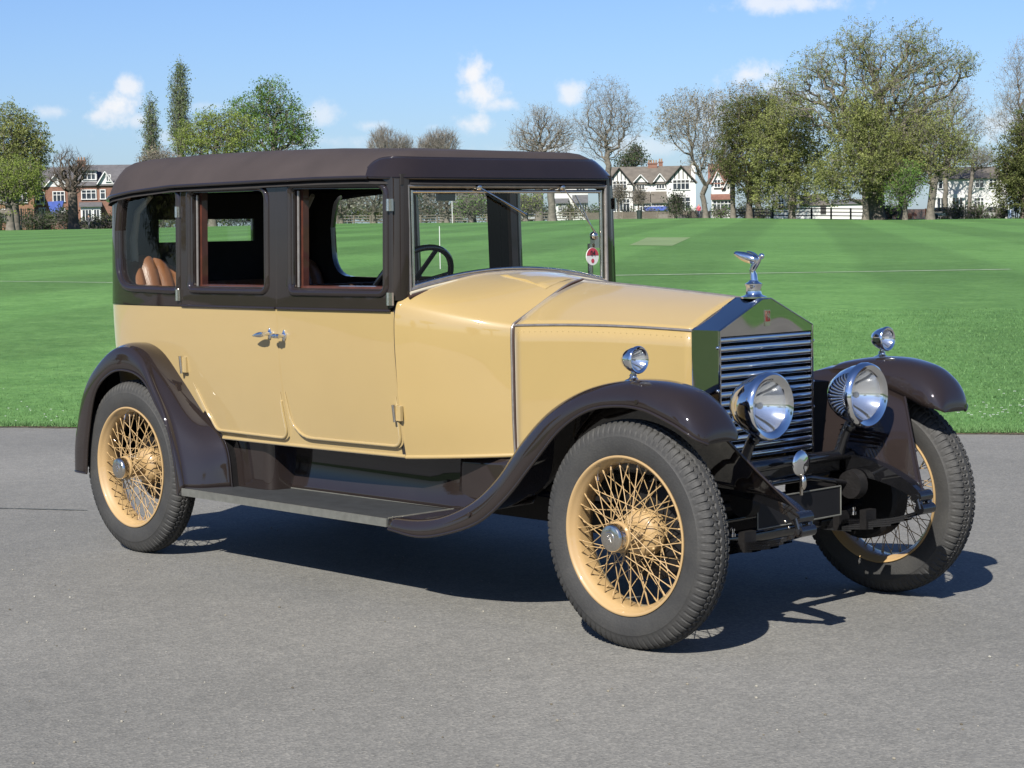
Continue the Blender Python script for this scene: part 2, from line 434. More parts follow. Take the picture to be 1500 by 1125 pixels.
def build_ground():
    mb = MB(); mb.add([(-60, -60, 0), (60, -60, 0), (60, 60, 0), (-60, 60, 0)], [(0, 1, 2, 3)])
    # road sheet as a strip along the kerb line
    P = []
    for i in range(-30, 31):
        a = GE0+GDIR*(i*4.0); row = []
        for w in (0.0, -4, -9, -16.2): q = a+GN*w; row.append((q.x, q.y, 0.0))
        P.append(row)
    mb = MB(); mb.grid(P); tag(mb.build('road', M['asphalt'], smooth=False), kind='structure')
    # joint across the tarmac
    mb = MB(); rnd = random.Random(3)
    p0 = Vector((-7.2, -.75)); 
    def bz(px, py):
        r = raydir(px, py); k = -CAM.z/r.z; return Vector((CAM.x+r.x*k, CAM.y+r.y*k))
    a, b = bz(-160, 741), bz(128, 748)
    for i in range(40):
        t0, t1 = i/40, (i+1)/40; q0 = a.lerp(b, t0); q1 = a.lerp(b, t1); n = Vector((-(b-a).y, (b-a).x)).normalized()
        w0 = .009; j = rnd.uniform(-.004, .004)
        mb.add([(*(q0-n*w0), .004), (*(q1-n*(w0+j)), .004), (*(q1+n*w0), .004), (*(q0+n*(w0+j)), .004)], [(0, 1, 2, 3)])
    tag(mb.build('road_joint', simple('joint_tar', (.10, .11, .10), .9), smooth=False), kind='structure')
    # field: grid in (distance, azimuth) from the camera foot, beyond the kerb line
    azs = np.concatenate([np.linspace(-1.45, -.40, 16)[:-1], np.linspace(-.40, .40, 90), np.linspace(.40, 1.15, 14)[1:]])
    fr = np.concatenate([np.linspace(0, 1, 60)**2.2])
    V = []
    rows = []
    for az in azs:
        h = Vector((math.cos(YAWR+az), math.sin(YAWR+az))); c = Vector((CAM.x, CAM.y))
        den = GN.dot(h)
        d0 = (GOFF-GN.dot(c))/den if den > .02 else 700
        d0 = min(d0, 700); row = []
        for f in fr:
            d = d0+(1500-d0)*f; p = c+h*d; jit = 0.0
            if f == 0:
                s = GDIR.dot(p); jit = .02*math.sin(s*7.3)+.015*math.sin(s*17.1)
            p = p+GN*jit
            row.append((p.x, p.y, field_z(p.x, p.y)+(.022 if f > 0 else .010)))
        rows.append(row)
    mb = MB(); mb.grid(rows); tag(mb.build('field', M['grass']), kind='structure')
    # lawn on the photographer's side of the road
    mb = MB(); pts = [(-130, -83), (-60, -40.5), (-7.2, -7.0), (-2.5, -12.2), (60, 28), (130, 74), (900, 200), (900, -900), (-900, -900), (-900, -300)]
    mb.add([(x, y, .02) for x, y in pts], [tuple(range(len(pts)))]); tag(mb.build('near_lawn', M['lawn'], smooth=False), kind='structure')
    # strip of bare soil along the kerb-less edge
    P = []
    for i in range(-240, 241):
        a = GE0+GDIR*(i*.25); j = random.uniform(-.02, .02); k = random.uniform(-.012, .012)
        P.append([(*(a+GN*(-.035+j)), .004), (*(a+GN*(.06+k)), .016)])
    mb = MB(); mb.grid(P); tag(mb.build('soil_edge', simple('soil', (.11, .085, .05), .95, var=.4, scale=9), smooth=False), kind='structure')
    # grass blades over the nearest strip
    rng = np.random.default_rng(5); n = 260000
    s = rng.uniform(-9, 9, n); e = rng.uniform(0, 1, n)**2.6*16+.03*rng.standard_normal(n)
    c = np.array(GE0)[None]+np.array([(-2.865-(-9.578)), 4.41])[None]*.5
    x = c[:, 0]+GDIR.x*s+GN.x*e; y = c[:, 1]+GDIR.y*s+GN.y*e
    z = np.array([field_z(a, b) for a, b in zip(x[:2000], y[:2000])])
    slope = float(field_z(c[0, 0]+GN.x*7, c[0, 1]+GN.y*7))/7
    z = np.maximum(e, 0)*slope+.015
    h = rng.uniform(.010, .032, n)*(1+(e < .1)*.3); a = rng.uniform(0, 2*PI, n); w = rng.uniform(.0018, .0038, n)
    lx, ly = rng.normal(0, .018, n), rng.normal(0, .018, n)
    V = np.empty((n, 3, 3)); V[:, 0] = np.stack([x-w*np.cos(a), y-w*np.sin(a), z], 1); V[:, 1] = np.stack([x+w*np.cos(a), y+w*np.sin(a), z], 1)
    V[:, 2] = np.stack([x+lx, y+ly, z+h], 1)
    m, nt, b = mat_new('grass_blades'); g = nt.nodes.new('ShaderNodeNewGeometry')
    nt.links.new(ramp(nt, g.outputs['Random Per Island'], [(0, kc((.070, .185, .042))), (.6, kc((.112, .250, .066))), (1, kc((.15, .28, .09)))]), b.inputs['Base Color'])
    b.inputs['Roughness'].default_value = .75
    o = np_mesh('grass_blades', V.reshape(-1, 3), np.arange(n*3).reshape(-1, 3), m); tag(o, 'short green grass blades along the edge of the tarmac', 'grass', kind='stuff')
    # daisies near the kerb
    mb = MB(); rd = random.Random(11)
    for k in range(70):
        px = rd.choice([rd.gauss(1450, 40), rd.uniform(1000, 1500), rd.uniform(0, 110), rd.gauss(1440, 30)]); py = rd.choice([rd.gauss(612, 5), rd.uniform(570, 625)])
        p = field_pt(px, min(py, 628)); r = rd.uniform(.006, .012)
        mb.add([(p.x+r*math.cos(q*PI/3), p.y+r*math.sin(q*PI/3), p.z+.05+.003*(q % 2)) for q in range(6)], [(0, 1, 2, 3, 4, 5)])
    tag(mb.build('daisies', M['white'], smooth=False), 'tiny white daisies scattered in the grass by the tarmac', 'flowers', kind='stuff')
    # loose grit on the tarmac
    mb = MB()
    for k in range(260):
        px = rd.uniform(0, 1500); py = rd.uniform(660, 1125); r = raydir(px, py); kk = -CAM.z/r.z; x, y = CAM.x+r.x*kk, CAM.y+r.y*kk
        s = rd.choice([.0025, .003, .004, .006]); mb.sphere((x, y, s*.5), s, 5, 3, (1, rd.uniform(.6, 1), .6))
    m, nt, b = mat_new('grit'); g = nt.nodes.new('ShaderNodeNewGeometry')
    nt.links.new(ramp(nt, g.outputs['Random Per Island'], [(0, (.05, .04, .025)), (.4, (.18, .16, .12)), (1, (.30, .29, .25))]), b.inputs['Base Color'])
    tag(mb.build('loose_grit', m, smooth=False), 'pale grit and tiny leaf scraps scattered over the tarmac', 'grit', kind='stuff')
    # painted lines and the cricket square
    def line(name, pts, w, mat, zoff=.03):
        P = []
        for i in range(len(pts)-1):
            for k in range(12):
                t = k/12; P.append((pts[i][0]*(1-t)+pts[i+1][0]*t, pts[i][1]*(1-t)+pts[i+1][1]*t))
        P.append(pts[-1]); Q = [field_pt(*p) for p in P]; R = []
        for i, q in enumerate(Q):
            a, b2 = Q[max(0, i-1)], Q[min(len(Q)-1, i+1)]; n2 = Vector((-(b2-a).y, (b2-a).x, 0)).normalized()
            R.append([tuple(q+n2*w/2+Vector((0, 0, zoff))), tuple(q-n2*w/2+Vector((0, 0, zoff)))])
        mb = MB(); mb.grid(R); tag(mb.build(name, mat, smooth=False), kind='structure')
    lm = simple('line_paint', (.62, .68, .55), .9, var=.35, scale=4)
    line('pitch_line', [(560, 412), (900, 405), (1200, 400.5), (1480, 396)], .24, lm)
    line('pitch_line', [(-200, 413), (0, 413.5), (200, 416)], .10, lm)
    q = [field_pt(*p) for p in ((922, 360), (985, 361), (1012, 348.5), (948, 348.5))]
    mb = MB(); mb.add([tuple(p+Vector((0, 0, .03))) for p in q], [(0, 1, 2, 3)])
    tag(mb.build('cricket_square', simple('worn_turf', (.17, .25, .09), .95, var=.12, scale=.5), smooth=False), kind='structure')


build_ground()




# ================================================================== the car (x forward, -y is the side we see, origin under the front axle)
CAR = empty('vintage_car', (0, 0, 0))
tag(CAR, 'cream and dark brown vintage saloon car with wire wheels parked on the tarmac', 'car')
WB = 3.277
PER = [(-1.44, .665), (-1.8, .683), (-2.2, .695), (-2.6, .70), (-3.0, .70), (-3.3, .695), (-3.50, .682), (-3.62, .655), (-3.71, .60), (-3.765, .5), (-3.79, .35), (-3.80, .15), (-3.80, 0)]
_per = spline(PER, 600); _cum = [0.0]
for i in range(1, 600): _cum.append(_cum[-1]+float(np.linalg.norm(_per[i]-_per[i-1])))
_px = np.array([p[0] for p in _per]); _py = np.array([p[1] for p in _per]); _cum = np.array(_cum); STOT = float(_cum[-1])
ZBELT = 1.19


def s_of_x(x): return float(np.interp(-x, -_px[:520], _cum[:520]))


def body_pt(s, z, off=0.0, sg=-1):
    x = np.interp(s, _cum, _px); y = np.interp(s, _cum, _py)
    x2 = np.interp(s+.01, _cum, _px) if s+.01 < STOT else x; y2 = np.interp(s+.01, _cum, _py) if s+.01 < STOT else y
    x1 = np.interp(max(0, s-.01), _cum, _px); y1 = np.interp(max(0, s-.01), _cum, _py)
    tx, ty = x2-x1, y2-y1; l = math.hypot(tx, ty); nx, ny = ty/l, -tx/l          # outward normal of the plan curve
    if ny < 0 and abs(ny) > abs(nx): nx, ny = -nx, -ny
    if abs(nx) > abs(ny) and nx > 0: nx, ny = -nx, -ny
    inset = .05*((ZBELT-z)/.6)**2 if z < ZBELT else .015*(z-ZBELT)/.545
    x += nx*(off-inset); y += ny*(off-inset)
    return (x, sg*y, z)


def rounded(poly, radii, n=7):
    out = []; m = len(poly)
    for i in range(m):
        p = Vector(poly[i]); a = Vector(poly[i-1]); b = Vector(poly[(i+1) % m]); r = radii[i] if hasattr(radii, '__len__') else radii
        if r <= 0: out.append(tuple(p)); continue
        u = (a-p).normalized(); v = (b-p).normalized(); half = max(.05, math.acos(max(-1, min(1, u.dot(v))))/2); t = min(r/math.tan(half), (a-p).length*.48, (b-p).length*.48)
        p0 = p+u*t; p1 = p+v*t
        for k in range(n+1):
            q = k/n; out.append(tuple((p0*(1-q)**2)+(p*2*q*(1-q))+(p1*q*q)))
    return out


def densify(poly, d=.05, closed=True):
    out = []; m = len(poly)
    for i in range(m if closed else m-1):
        a, b = Vector(poly[i]), Vector(poly[(i+1) % m]); k = max(1, int((b-a).length/d))
        for q in range(k): out.append(tuple(a.lerp(b, q/k)))
    if not closed: out.append(tuple(poly[-1]))
    return out


def inside(p, poly):
    x, y = p; c = False; n = len(poly); j = n-1
    for i in range(n):
        xi, yi = poly[i]; xj, yj = poly[j]
        if (yi > y) != (yj > y) and x < (xj-xi)*(y-yi)/(yj-yi)+xi: c = not c
        j = i
    return c


def panel_mesh(outline, holes=(), fn=None, off=0.0, th=.025, cell=.07, rounded_edge=.004):
    """outline and holes in (s,z); fn(s,z,off)->3D; returns MB of a solid panel"""
    outline = densify(outline, .045); holes = [densify(h, .045) for h in holes]
    vs = []; es = []
    for lp in [outline]+list(holes):
        o = len(vs); vs += [Vector(p) for p in lp]; es += [(o+i, o+(i+1) % len(lp)) for i in range(len(lp))]
    s0, s1 = min(p[0] for p in outline), max(p[0] for p in outline); z0, z1 = min(p[1] for p in outline), max(p[1] for p in outline)
    bnd = [Vector(p) for lp in [outline]+list(holes) for p in lp]
    ns, nz = int((s1-s0)/cell), int((z1-z0)/cell)
    for i in range(1, ns+1):
        for j in range(1, nz+1):
            p = (s0+(s1-s0)*i/(ns+1), z0+(z1-z0)*j/(nz+1))
            if inside(p, outline) and not any(inside(p, h) for h in holes) and min((Vector(p)-b).length for b in bnd) > cell*.45: vs.append(Vector(p))
    r = delaunay_2d_cdt(vs, es, [], 0, 1e-6); V, F = r[0], r[2]
    keep = []
    for f in F:
        c = sum((V[i] for i in f), Vector((0, 0)))/len(f)
        if inside(c, outline) and not any(inside(c, h) for h in holes): keep.append(tuple(f))
    mb = MB(); n = len(V); mb.nrm = []
    for v in V:
        e_ = .004; p0 = Vector(fn(v.x, v.y, off)); a_ = Vector(fn(v.x+e_, v.y, off))-Vector(fn(v.x-e_, v.y, off)); b_ = Vector(fn(v.x, v.y+e_, off))-Vector(fn(v.x, v.y-e_, off))
        q = a_.cross(b_); q = q.normalized() if q.length > 0 else Vector((0, 1, 0)); h_ = Vector(fn(v.x, v.y, off+.01))-p0
        mb.nrm.append(q if q.dot(h_) > 0 else -q)
    if th: mb.nrm += [-q for q in mb.nrm[:n]]
    P3 = [Vector(fn(v.x, v.y, off)) for v in V]; k0 = keep[len(keep)//2]
    if (P3[k0[1]]-P3[k0[0]]).cross(P3[k0[2]]-P3[k0[0]]).dot(mb.nrm[k0[0]]) < 0: keep = [f[::-1] for f in keep]
    mb.add([fn(v.x, v.y, off) for v in V], keep)
    if th:
        mb.add([fn(v.x, v.y, off-th) for v in V], [f[::-1] for f in keep]); mb.inner = (len(keep), 2*len(keep), M['trim'])
        cnt = {}
        for f in keep:
            for a, b in zip(f, f[1:]+f[:1]): cnt[(a, b)] = 1
        for (a, b) in list(cnt):
            if (b, a) not in cnt: mb.f.append((b, a, n+a, n+b))
    return mb


def both(fn_build):
    """fn_build(sg) makes a part for the near (-1) and the far (+1) side"""
    return [fn_build(-1), fn_build(1)]


X = s_of_x
def win_poly(name):
    if name == 'quarter': return rounded([(X(-2.992), 1.278), (X(-2.992), 1.722), (X(-3.50), 1.722), (X(-3.535)+.0, 1.55), (X(-3.53), 1.29+.0)], [.015, .03, .13, .01, .17])
    if name == 'rear': return rounded([(X(-2.297), 1.283), (X(-2.297), 1.713), (X(-2.868), 1.716), (X(-2.868), 1.283)], [.02, .05, .02, .02])
    if name == 'front': return rounded([(X(-1.502), 1.281), (X(-1.502), 1.700), (X(-2.098), 1.713), (X(-2.098), 1.281)], [.02, .03, .02, .02])


def outset(poly, d):
    m = len(poly); out = []
    area = sum(poly[i][0]*poly[(i+1) % m][1]-poly[(i+1) % m][0]*poly[i][1] for i in range(m))
    sgn = 1 if area > 0 else -1
    for i in range(m):
        a = Vector(poly[i-1]); p = Vector(poly[i]); b = Vector(poly[(i+1) % m])
        t = (b-a).normalized(); nn = Vector((t.y, -t.x))*sgn; out.append(tuple(p+nn*d))
    return out


def ring_sweep(poly, prof, fn, mb=None):
    """prof: list of (outset distance, surface offset)"""
    mb = mb or MB(); poly = densify(poly, .04); rows = []
    for d, h in prof:
        rows.append([fn(p[0], p[1], h) for p in outset(poly, d)])
    mb.grid(rows, cv=True); return mb


# ---- body panels
xB = -2.2085; xC = -2.953; xA = -1.446; G = .0022
def rear_door_low(g=G):
    return rounded([(X(xB)+g, ZBELT), (X(-2.213), .90), (X(-2.21), .78), (X(-2.195)+g, .60), (X(-2.76), .605), (X(-2.885)-g, .80), (X(xC)-g, .905), (X(xC)-g, ZBELT)], [0, .1, .1, .05, .05, .1, .06, 0])
def front_door_low(g=G):
    return rounded([(X(xA)+g, ZBELT), (X(-1.447)+g, 1.0), (X(-1.43)+g, .80), (X(-1.40)+g, .612), (X(-2.165)-g, .612), (X(-2.203)-g, .86), (X(xB)-g, 1.05), (X(xB)-g, ZBELT)], [0, .1, .1, .05, .17, .1, .1, 0])
def rear_door_up():
    return [(X(xB)+G, ZBELT), (X(xC)-G, ZBELT), (X(xC)-G, 1.765), (X(xB)+G, 1.765)]
def front_door_up():
    return rounded([(X(xA)+G, ZBELT+.0), (X(xB)-G, ZBELT), (X(xB)-G, 1.765), (X(xA)+G, 1.748)], [.05, 0, 0, 0])


RIMP = [(.034, .0005), (.030, .008), (.022, .012), (.012, .011), (.004, .004), (.0, -.008), (-.001, -.04)]
def make_side(sg):
    side = 'near' if sg < 0 else 'far'
    fn = lambda s, z, o: body_pt(s, z, o, sg)
    # lower rear quarter with sill, cream, as the fixed body shell
    quarter = [(X(xC)+G, ZBELT-.003), (X(xC)+G, .905), (X(-2.885)+G, .79), (X(-2.76), .595), (X(-2.72), .5765), (X(-1.44), .5755), (X(-1.395)-.05, .577)]
    shell = panel_mesh([(X(xC)+G, ZBELT-.003), (STOT, ZBELT-.003), (STOT, .62), (X(-3.5), .62), (X(-2.9), .62), (X(-2.85), .70), (X(-2.889)+G, .80), (X(xC)+G, .905)], fn=fn, off=.002)
    sh = shell.build('rear_quarter_panel', M['cream'], CAR)
    up_out = [(X(xC)+G, ZBELT), (STOT, ZBELT), (STOT, 1.765 if True else 0), (X(xC)+G, 1.765)]
    # rear window notch: half of it on each side, cut from the outline at the centre line
    rw = .30
    up_out = [(X(xC)+G, ZBELT), (STOT, ZBELT), (STOT, 1.487), (STOT-rw, 1.487), (STOT-rw, 1.603), (STOT, 1.603), (STOT, 1.735), (X(-3.5), 1.735), (X(xC)+G, 1.765)]
    up = panel_mesh(up_out, [win_poly('quarter')], fn, off=.006, th=.035).build('rear_quarter_upper', M['brown'], CAR)
    ring_sweep(win_poly('quarter'), RIMP, lambda s, z, o: fn(s, z, o+.006)).build('window_surround', M['brown'], up, ang=60)
    g = panel_mesh(outset(win_poly('quarter'), .006), fn=fn, off=-.012, th=0).build('window_glass', M['glass'], up)
    # doors
    for nm, low, upl, wp, lab in (('rear', rear_door_low, rear_door_up, 'rear', 'rear passenger door'), ('front', front_door_low, front_door_up, 'front', 'front door')):
        zcut = ZBELT-.003
        lw = [(a, min(b, zcut)) for a, b in low()]
        d = panel_mesh(lw, fn=fn, off=.006).build('door', M['cream'], CAR)
        tag(d, 'cream %s with brown window frame' % lab)
        # rolled lip along the lower edge
        L = [p for p in densify(low(0), .03)]; m = len(L); pts = []
        zmax = .84 if nm == 'rear' else .84
        best = None
        seq = [i for i in range(m) if L[i][1] < zmax]
        # order the run continuously
        st = [i for i in seq if (i-1) % m not in seq]
        if st:
            i = st[0]; run = []
            while i in seq and len(run) < m: run.append(L[i]); i = (i+1) % m
            run = [p for p in outset(densify(low(0), .03), -.011) if False] or run
            cs = sum(p[0] for p in run)/len(run); cz = .95
            tb = MB(); tb.tube([fn(p[0]+(.010 if p[0] < cs else -.010), p[1]+(.010 if p[1] < .66 else 0), .0085) for p in run], [min(.0065, .0012+.0008*min(q, len(run)-1-q)) for q in range(len(run))], 8)
            tb.build('door_lip', M['cream'], d, ang=80)
        u = panel_mesh(upl(), [win_poly(wp)], fn, off=.006, th=.035).build('window_frame', M['brown'], d)
        ring_sweep(win_poly(wp), RIMP, lambda s, z, o: fn(s, z, o+.006)).build('window_surround', M['brown'], d, ang=60)
        # belt bead where brown meets cream
        s0, s1 = min(p[0] for p in upl()), max(p[0] for p in upl())
        tb = MB(); tb.tube([fn(s0+.004+(s1-s0-.008)*k/16, ZBELT+.002, .012) for k in range(17)], .006, 8, flat=.7)
        tb.build('belt_moulding', M['brown'], d, ang=80)
        # metal glass channel and wood at the rear jamb
        x0 = -2.868 if nm == 'rear' else -2.098
        tb = MB(); tb.tube([fn(X(x0+.012), z, -.022) for z in (1.285, 1.40, 1.55, 1.705)], .006, 8); tb.build('glass_channel', M['bronze'], d)
        wb = MB(); P = []
        xs = [X(x0+.004), X(x0+.036)]
        wb2 = []
        for z in np.linspace(1.28, 1.715, 6):
            wb2.append([fn(X(x0+.000), z, -.036), fn(X(x0+.022), z, -.040), fn(X(x0+.018), z, -.075), fn(X(x0-.005), z, -.075)])
        wb.grid(wb2, cv=True)
        x1 = -2.297 if nm == 'rear' else -1.502; bb = []
        for k in range(9):
            s = X(x0)+(X(x1)-X(x0))*k/8
            bb.append([fn(s, 1.290, -.032), fn(s, 1.292, -.075), fn(s, 1.262, -.075), fn(s, 1.262, -.032)])
        wb.grid(bb, cv=True); wb.build('wood_garnish', M['wood'], d)
        # door handle
        hx, hz_, dr = ((-2.262, 1.079, -1) if nm == 'rear' else (-2.160, 1.072, 1))
        hb = MB(); hp = body_pt(X(hx), hz_, .006, sg); c = Vector(hp); o = Vector((0, sg, 0))
        hb.lathe([(0, .001), (0, .017), (.006, .016), (.010, .009), (.034, .0075), (.044, .010), (.052, .009), (.055, .0005)], c, o, 16)
        hb.sphere(c+o*.003, .011, 14, 10, (.9, .55, 2.4)); e = c+o*.042
        sh = [.0095, .0120, .0130, .0110, .0075, .002] if nm == 'rear' else [.0085, .0105, .011, .0115, .010, .004]
        ln = .088 if nm == 'rear' else .060
        hb.tube([e+Vector((dr*ln*(k/5-.12), 0, -.002*k)) for k in range(6)] if nm == 'rear' else [e+Vector((-ln*(k/5-.35), 0, 0)) for k in range(6)], sh, 12)
        hb.build('door_handle', M['chrome'], d, ang=50)
        # hinges
        xh = xC if nm == 'rear' else xA
        for (z0, z1, cr) in ((1.605, 1.655, 0), (1.215, 1.268, 0), (.873, .955, 1) if nm == 'rear' else (.728, .80, 1)):
            h2 = MB()
            xx = xh-(.020 if nm == 'rear' else .012); xx += .0 if not cr else (-.012 if nm == 'rear' else 0)
            if not cr:
                h2.tube([fn(X(xx), z0, .016), fn(X(xx), z1, .016)], .0085, 10)
                c2 = Vector(fn(X(xx+.010), (z0+z1)/2, .010)); h2.box(c2, (.024, .010, z1-z0))
                h2.build('hinge', M['nickel'], d, ang=50)
            else:
                h2.tube([fn(X(xh-.014), z0, .020), fn(X(xh-.014), z1, .020)], .008, 10)
                h2.build('hinge', M['nickel'], d, ang=50)
                h3 = MB(); c2 = Vector(fn(X(xh+.006), (z0+z1)/2, .010)); h3.box(c2, (.034, .014, z1-z0-.01)); h3.build('hinge_block', M['cream'], d)
    # sill below the doors
    sill = panel_mesh([(X(-1.385), .5755), (X(-1.385), .70), (X(-1.9), .70), (X(-2.14), .86), (X(-2.26), .86), (X(-2.4), .66), (X(-2.72), .645), (X(-2.80), .70), (X(-2.80), .577)], fn=fn, off=-.004).build('sill', M['cream'], CAR)
    rd = MB(); rd.tube([fn(X(x), .580, .002) for x in np.linspace(-1.40, -2.72, 24)], .008, 8); rd.build('sill_moulding', M['cream'], sill, ang=80)
    # inner lining
    lin = panel_mesh([(0.02, .60), (STOT, .60), (STOT, 1.262), (0.02, 1.262)], fn=lambda s, z, o: body_pt(s, max(z, .62), o, sg)[:2]+(z,), off=-.045, th=.01).build('inner_trim', M['trimbrown'], CAR)
    return up


make_side(-1); make_side(1)
# rear window glass
mb = MB(); mb.box((-3.785, 0, 1.545), (.004, .62, .13)); mb.build('rear_window_glass', M['glass'], CAR)

# ---- corner pillars by the windscreen
for sg in (-1, 1):
    mb = MB(); poly = [(-1.452, .664), (-1.442, .654), (-1.430, .636), (-1.421, .616), (-1.419, .598), (-1.47, .598), (-1.475, .63)]
    rows = []
    for z in (1.235, 1.30, 1.5, 1.70, 1.742):
        k = .012*(z-1.19)/.545; rows.append([(x, sg*(y-k), z) for x, y in poly])
    mb.grid(rows, cv=True); mb.build('windscreen_pillar', M['brown'], CAR, ang=50)

# ---- roof
def gutter_z(x): return float(np.interp(x, [-3.80, -3.70, -3.55, -3.35, -3.0, -1.9, -1.6, -1.40], [1.697, 1.706, 1.722, 1.738, 1.754, 1.756, 1.752, 1.743]))
_half = [tuple(p) for p in spline(PER, 280)]
_front = [(-1.402, 0), (-1.402, .3), (-1.405, .47), (-1.414, .56), (-1.435, .622), (-1.47, .662), (-1.52, .684)]
_out = [tuple(p) for p in spline(_front, 26)] + [(x, y+.014) for x, y in _half if x < -1.54 and x > -3.60] + [(x-.012, y+.004) for x, y in _half if x <= -3.60]
ROOF = [(x, -y) for x, y in _out] + [(x, y) for x, y in _out[::-1]][1:-1]      # closed, starts front centre, goes near side first
def ztop(x): return float(np.interp(x, [-3.8, -3.6, -3.4, -3.0, -2.5, -2.0, -1.6, -1.4], [1.868, 1.883, 1.896, 1.904, 1.900, 1.889, 1.868, 1.856]))
def roof_pt(x, y, k, off=0):
    cx = max(-3.15, min(-2.0, x)); qx = x+(cx-x)*k; qy = y*(1-k)
    ks = float(np.interp(x, [-3.8, -3.6, -3.2, -1.9, -1.46, -1.40], [.17, .22, .35, .37, .27, .21]))
    g = 1-(1-min(k/ks, 1))**2.6; zg = gutter_z(x)
    z = zg+(ztop(qx)-zg)*g+.008*k*k
    v = Vector((x-cx, y, 0)).normalized()
    return (qx+v.x*off*(1-g), qy+v.y*off*(1-g), z+off*g)
def ring_full(k, off=0): return [roof_pt(x, y, k, off) for x, y in ROOF]
KS = [0, .003, .008, .02, .04, .07, .11, .16, .22, .28, .34, .42, .55, .7, .85, 1.0]
mb = MB(); mb.grid([ring_full(k) for k in KS], cv=True); roof = mb.build('roof', M['fabric'], CAR, ang=80)
mb = MB(); mb.grid([[ (p[0], p[1], p[2]-.03) for p in ring_full(k)] for k in (0, .05, .2, .5, 1)], cv=True); mb.build('headlining', M['trim'], roof, ang=80)
side_pts = [p for p in ROOF if p[0] < -1.56]
mb = MB(); mb.tube([(x, y*1.004, gutter_z(x)-.004) for x, y in side_pts], .0085, 8); mb.build('drip_moulding', M['brown'], roof, ang=80)
# painted visor over the windscreen
vis = []; n = len(ROOF)
seq = list(range(n//2, n))+list(range(0, n//2))
seq = [i for i in range(n)]; order = [ROOF[i] for i in list(range(-80, 81))]
order = [p for p in order if p[0] > -1.590]
mb = MB(); rows = []; m = len(order)
for i, (x, y) in enumerate(order):
    tq = max(0.0, min(1, (x+1.585)/.12)); km = .006+.094*math.sqrt(1-(1-tq)**2)
    if x > -1.45: km = .100-.022*min(1, (x+1.45)/.05)
    row = []
    r0 = roof_pt(x, y, 0, 0)
    row.append((r0[0], r0[1], r0[2]-.004))
    for q in range(15):
        k = km*(q/14)**1.4; row.append(roof_pt(x, y, k, .009*(1 if q < 14 else .1)))
    rows.append(row)
rows = [[(p[0]+(.006 if j == 0 else 0)*0, p[1], p[2]) for j, p in enumerate(r)] for r in rows]
mb.grid(rows); visor = mb.build('windscreen_visor', M['brown'], CAR, ang=70)
mb = MB(); mb.tube([r[0] for r in rows], .006, 8); mb.tube([r[-1] for r in rows], .006, 8); mb.build('visor_bead', M['brown'], visor, ang=80)
mb = MB(); mb.box((-1.448, 0, 1.735), (.05, 1.25, .045)); mb.build('header_rail', M['trim'], visor)

# ---- scuttle between bonnet and windscreen
SF = spline([(.400, .598), (.407, .75), (.409, .95), (.409, 1.09), (.400, 1.128), (.370, 1.146), (.28, 1.19), (.18, 1.24), (.08, 1.285), (0, 1.303)], 60)
SR = spline([(.612, .577), (.640, .75), (.656, .95), (.662, 1.10), (.656, 1.19), (.632, 1.238), (.56, 1.272), (.40, 1.306), (.2, 1.334), (0, 1.342)], 60)
def cowl_pt(t, i, sg, off=0):
    f, r = SF[i], SR[i]; w = math.sin(t*PI/2)**.9 if t > 0 else 0; w = .55*w+.45*t
    y = f[0]+(r[0]-f[0])*w; z = f[1]+(r[1]-f[1])*t; x = -1.0-(.445-.018*(i/59)**3)*t
    return (x, sg*(y+(off if i < 30 else 0)), z+(off if i >= 30 else 0))
mb = MB()
rows = [[cowl_pt(t, i, -1) for i in range(60)]+[cowl_pt(t, i, 1) for i in range(58, -1, -1)] for t in np.linspace(0, 1, 26)]
mb.grid(rows); scut = mb.build('scuttle', M['cream'], CAR, ang=80)
mb = MB(); mb.grid([[Vector(p)*1.0-Vector((0, 0, 0)) for p in [cowl_pt(1, i, -1) for i in range(60)]+[cowl_pt(1, i, 1) for i in range(58, -1, -1)]], [(-1.60, cowl_pt(1, i, -1)[1]*.98, min(cowl_pt(1, i, -1)[2], 1.235)) for i in range(60)]+[(-1.60, cowl_pt(1, i, 1)[1]*.98, min(cowl_pt(1, i, 1)[2], 1.235)) for i in range(58, -1, -1)]])
mb.build('dashboard', M['trim'], scut)
for sg in (-1, 1):
    mb = MB(); mb.tube([cowl_pt(t, 0, sg) for t in np.linspace(0, 1, 12)], .009, 8); mb.build('scuttle_moulding', M['cream'], scut, ang=80)
# vent flap on top
mb = MB()
def top_at(t, y):
    best = min(range(60), key=lambda i: abs(cowl_pt(t, i, 1)[1]-abs(y))); return cowl_pt(t, best, 1)[2]
rows = []
for t in np.linspace(.12, .78, 10):
    wv = .165
    rows.append([(-1.0-.43*t, y, (top_at(t, 0)+ (top_at(t, wv)-top_at(t, 0))*(abs(y)/wv)**1.7)+.006*(1 if abs(y) < wv-.001 else -.3)*(1 if .13 < t < .77 else .1)) for y in (-wv, -wv+.004, -.13, -.08, -.04, 0, .04, .08, .13, wv-.004, wv)])
mb.grid(rows); mb.build('scuttle_vent', M['cream'], scut, ang=50)

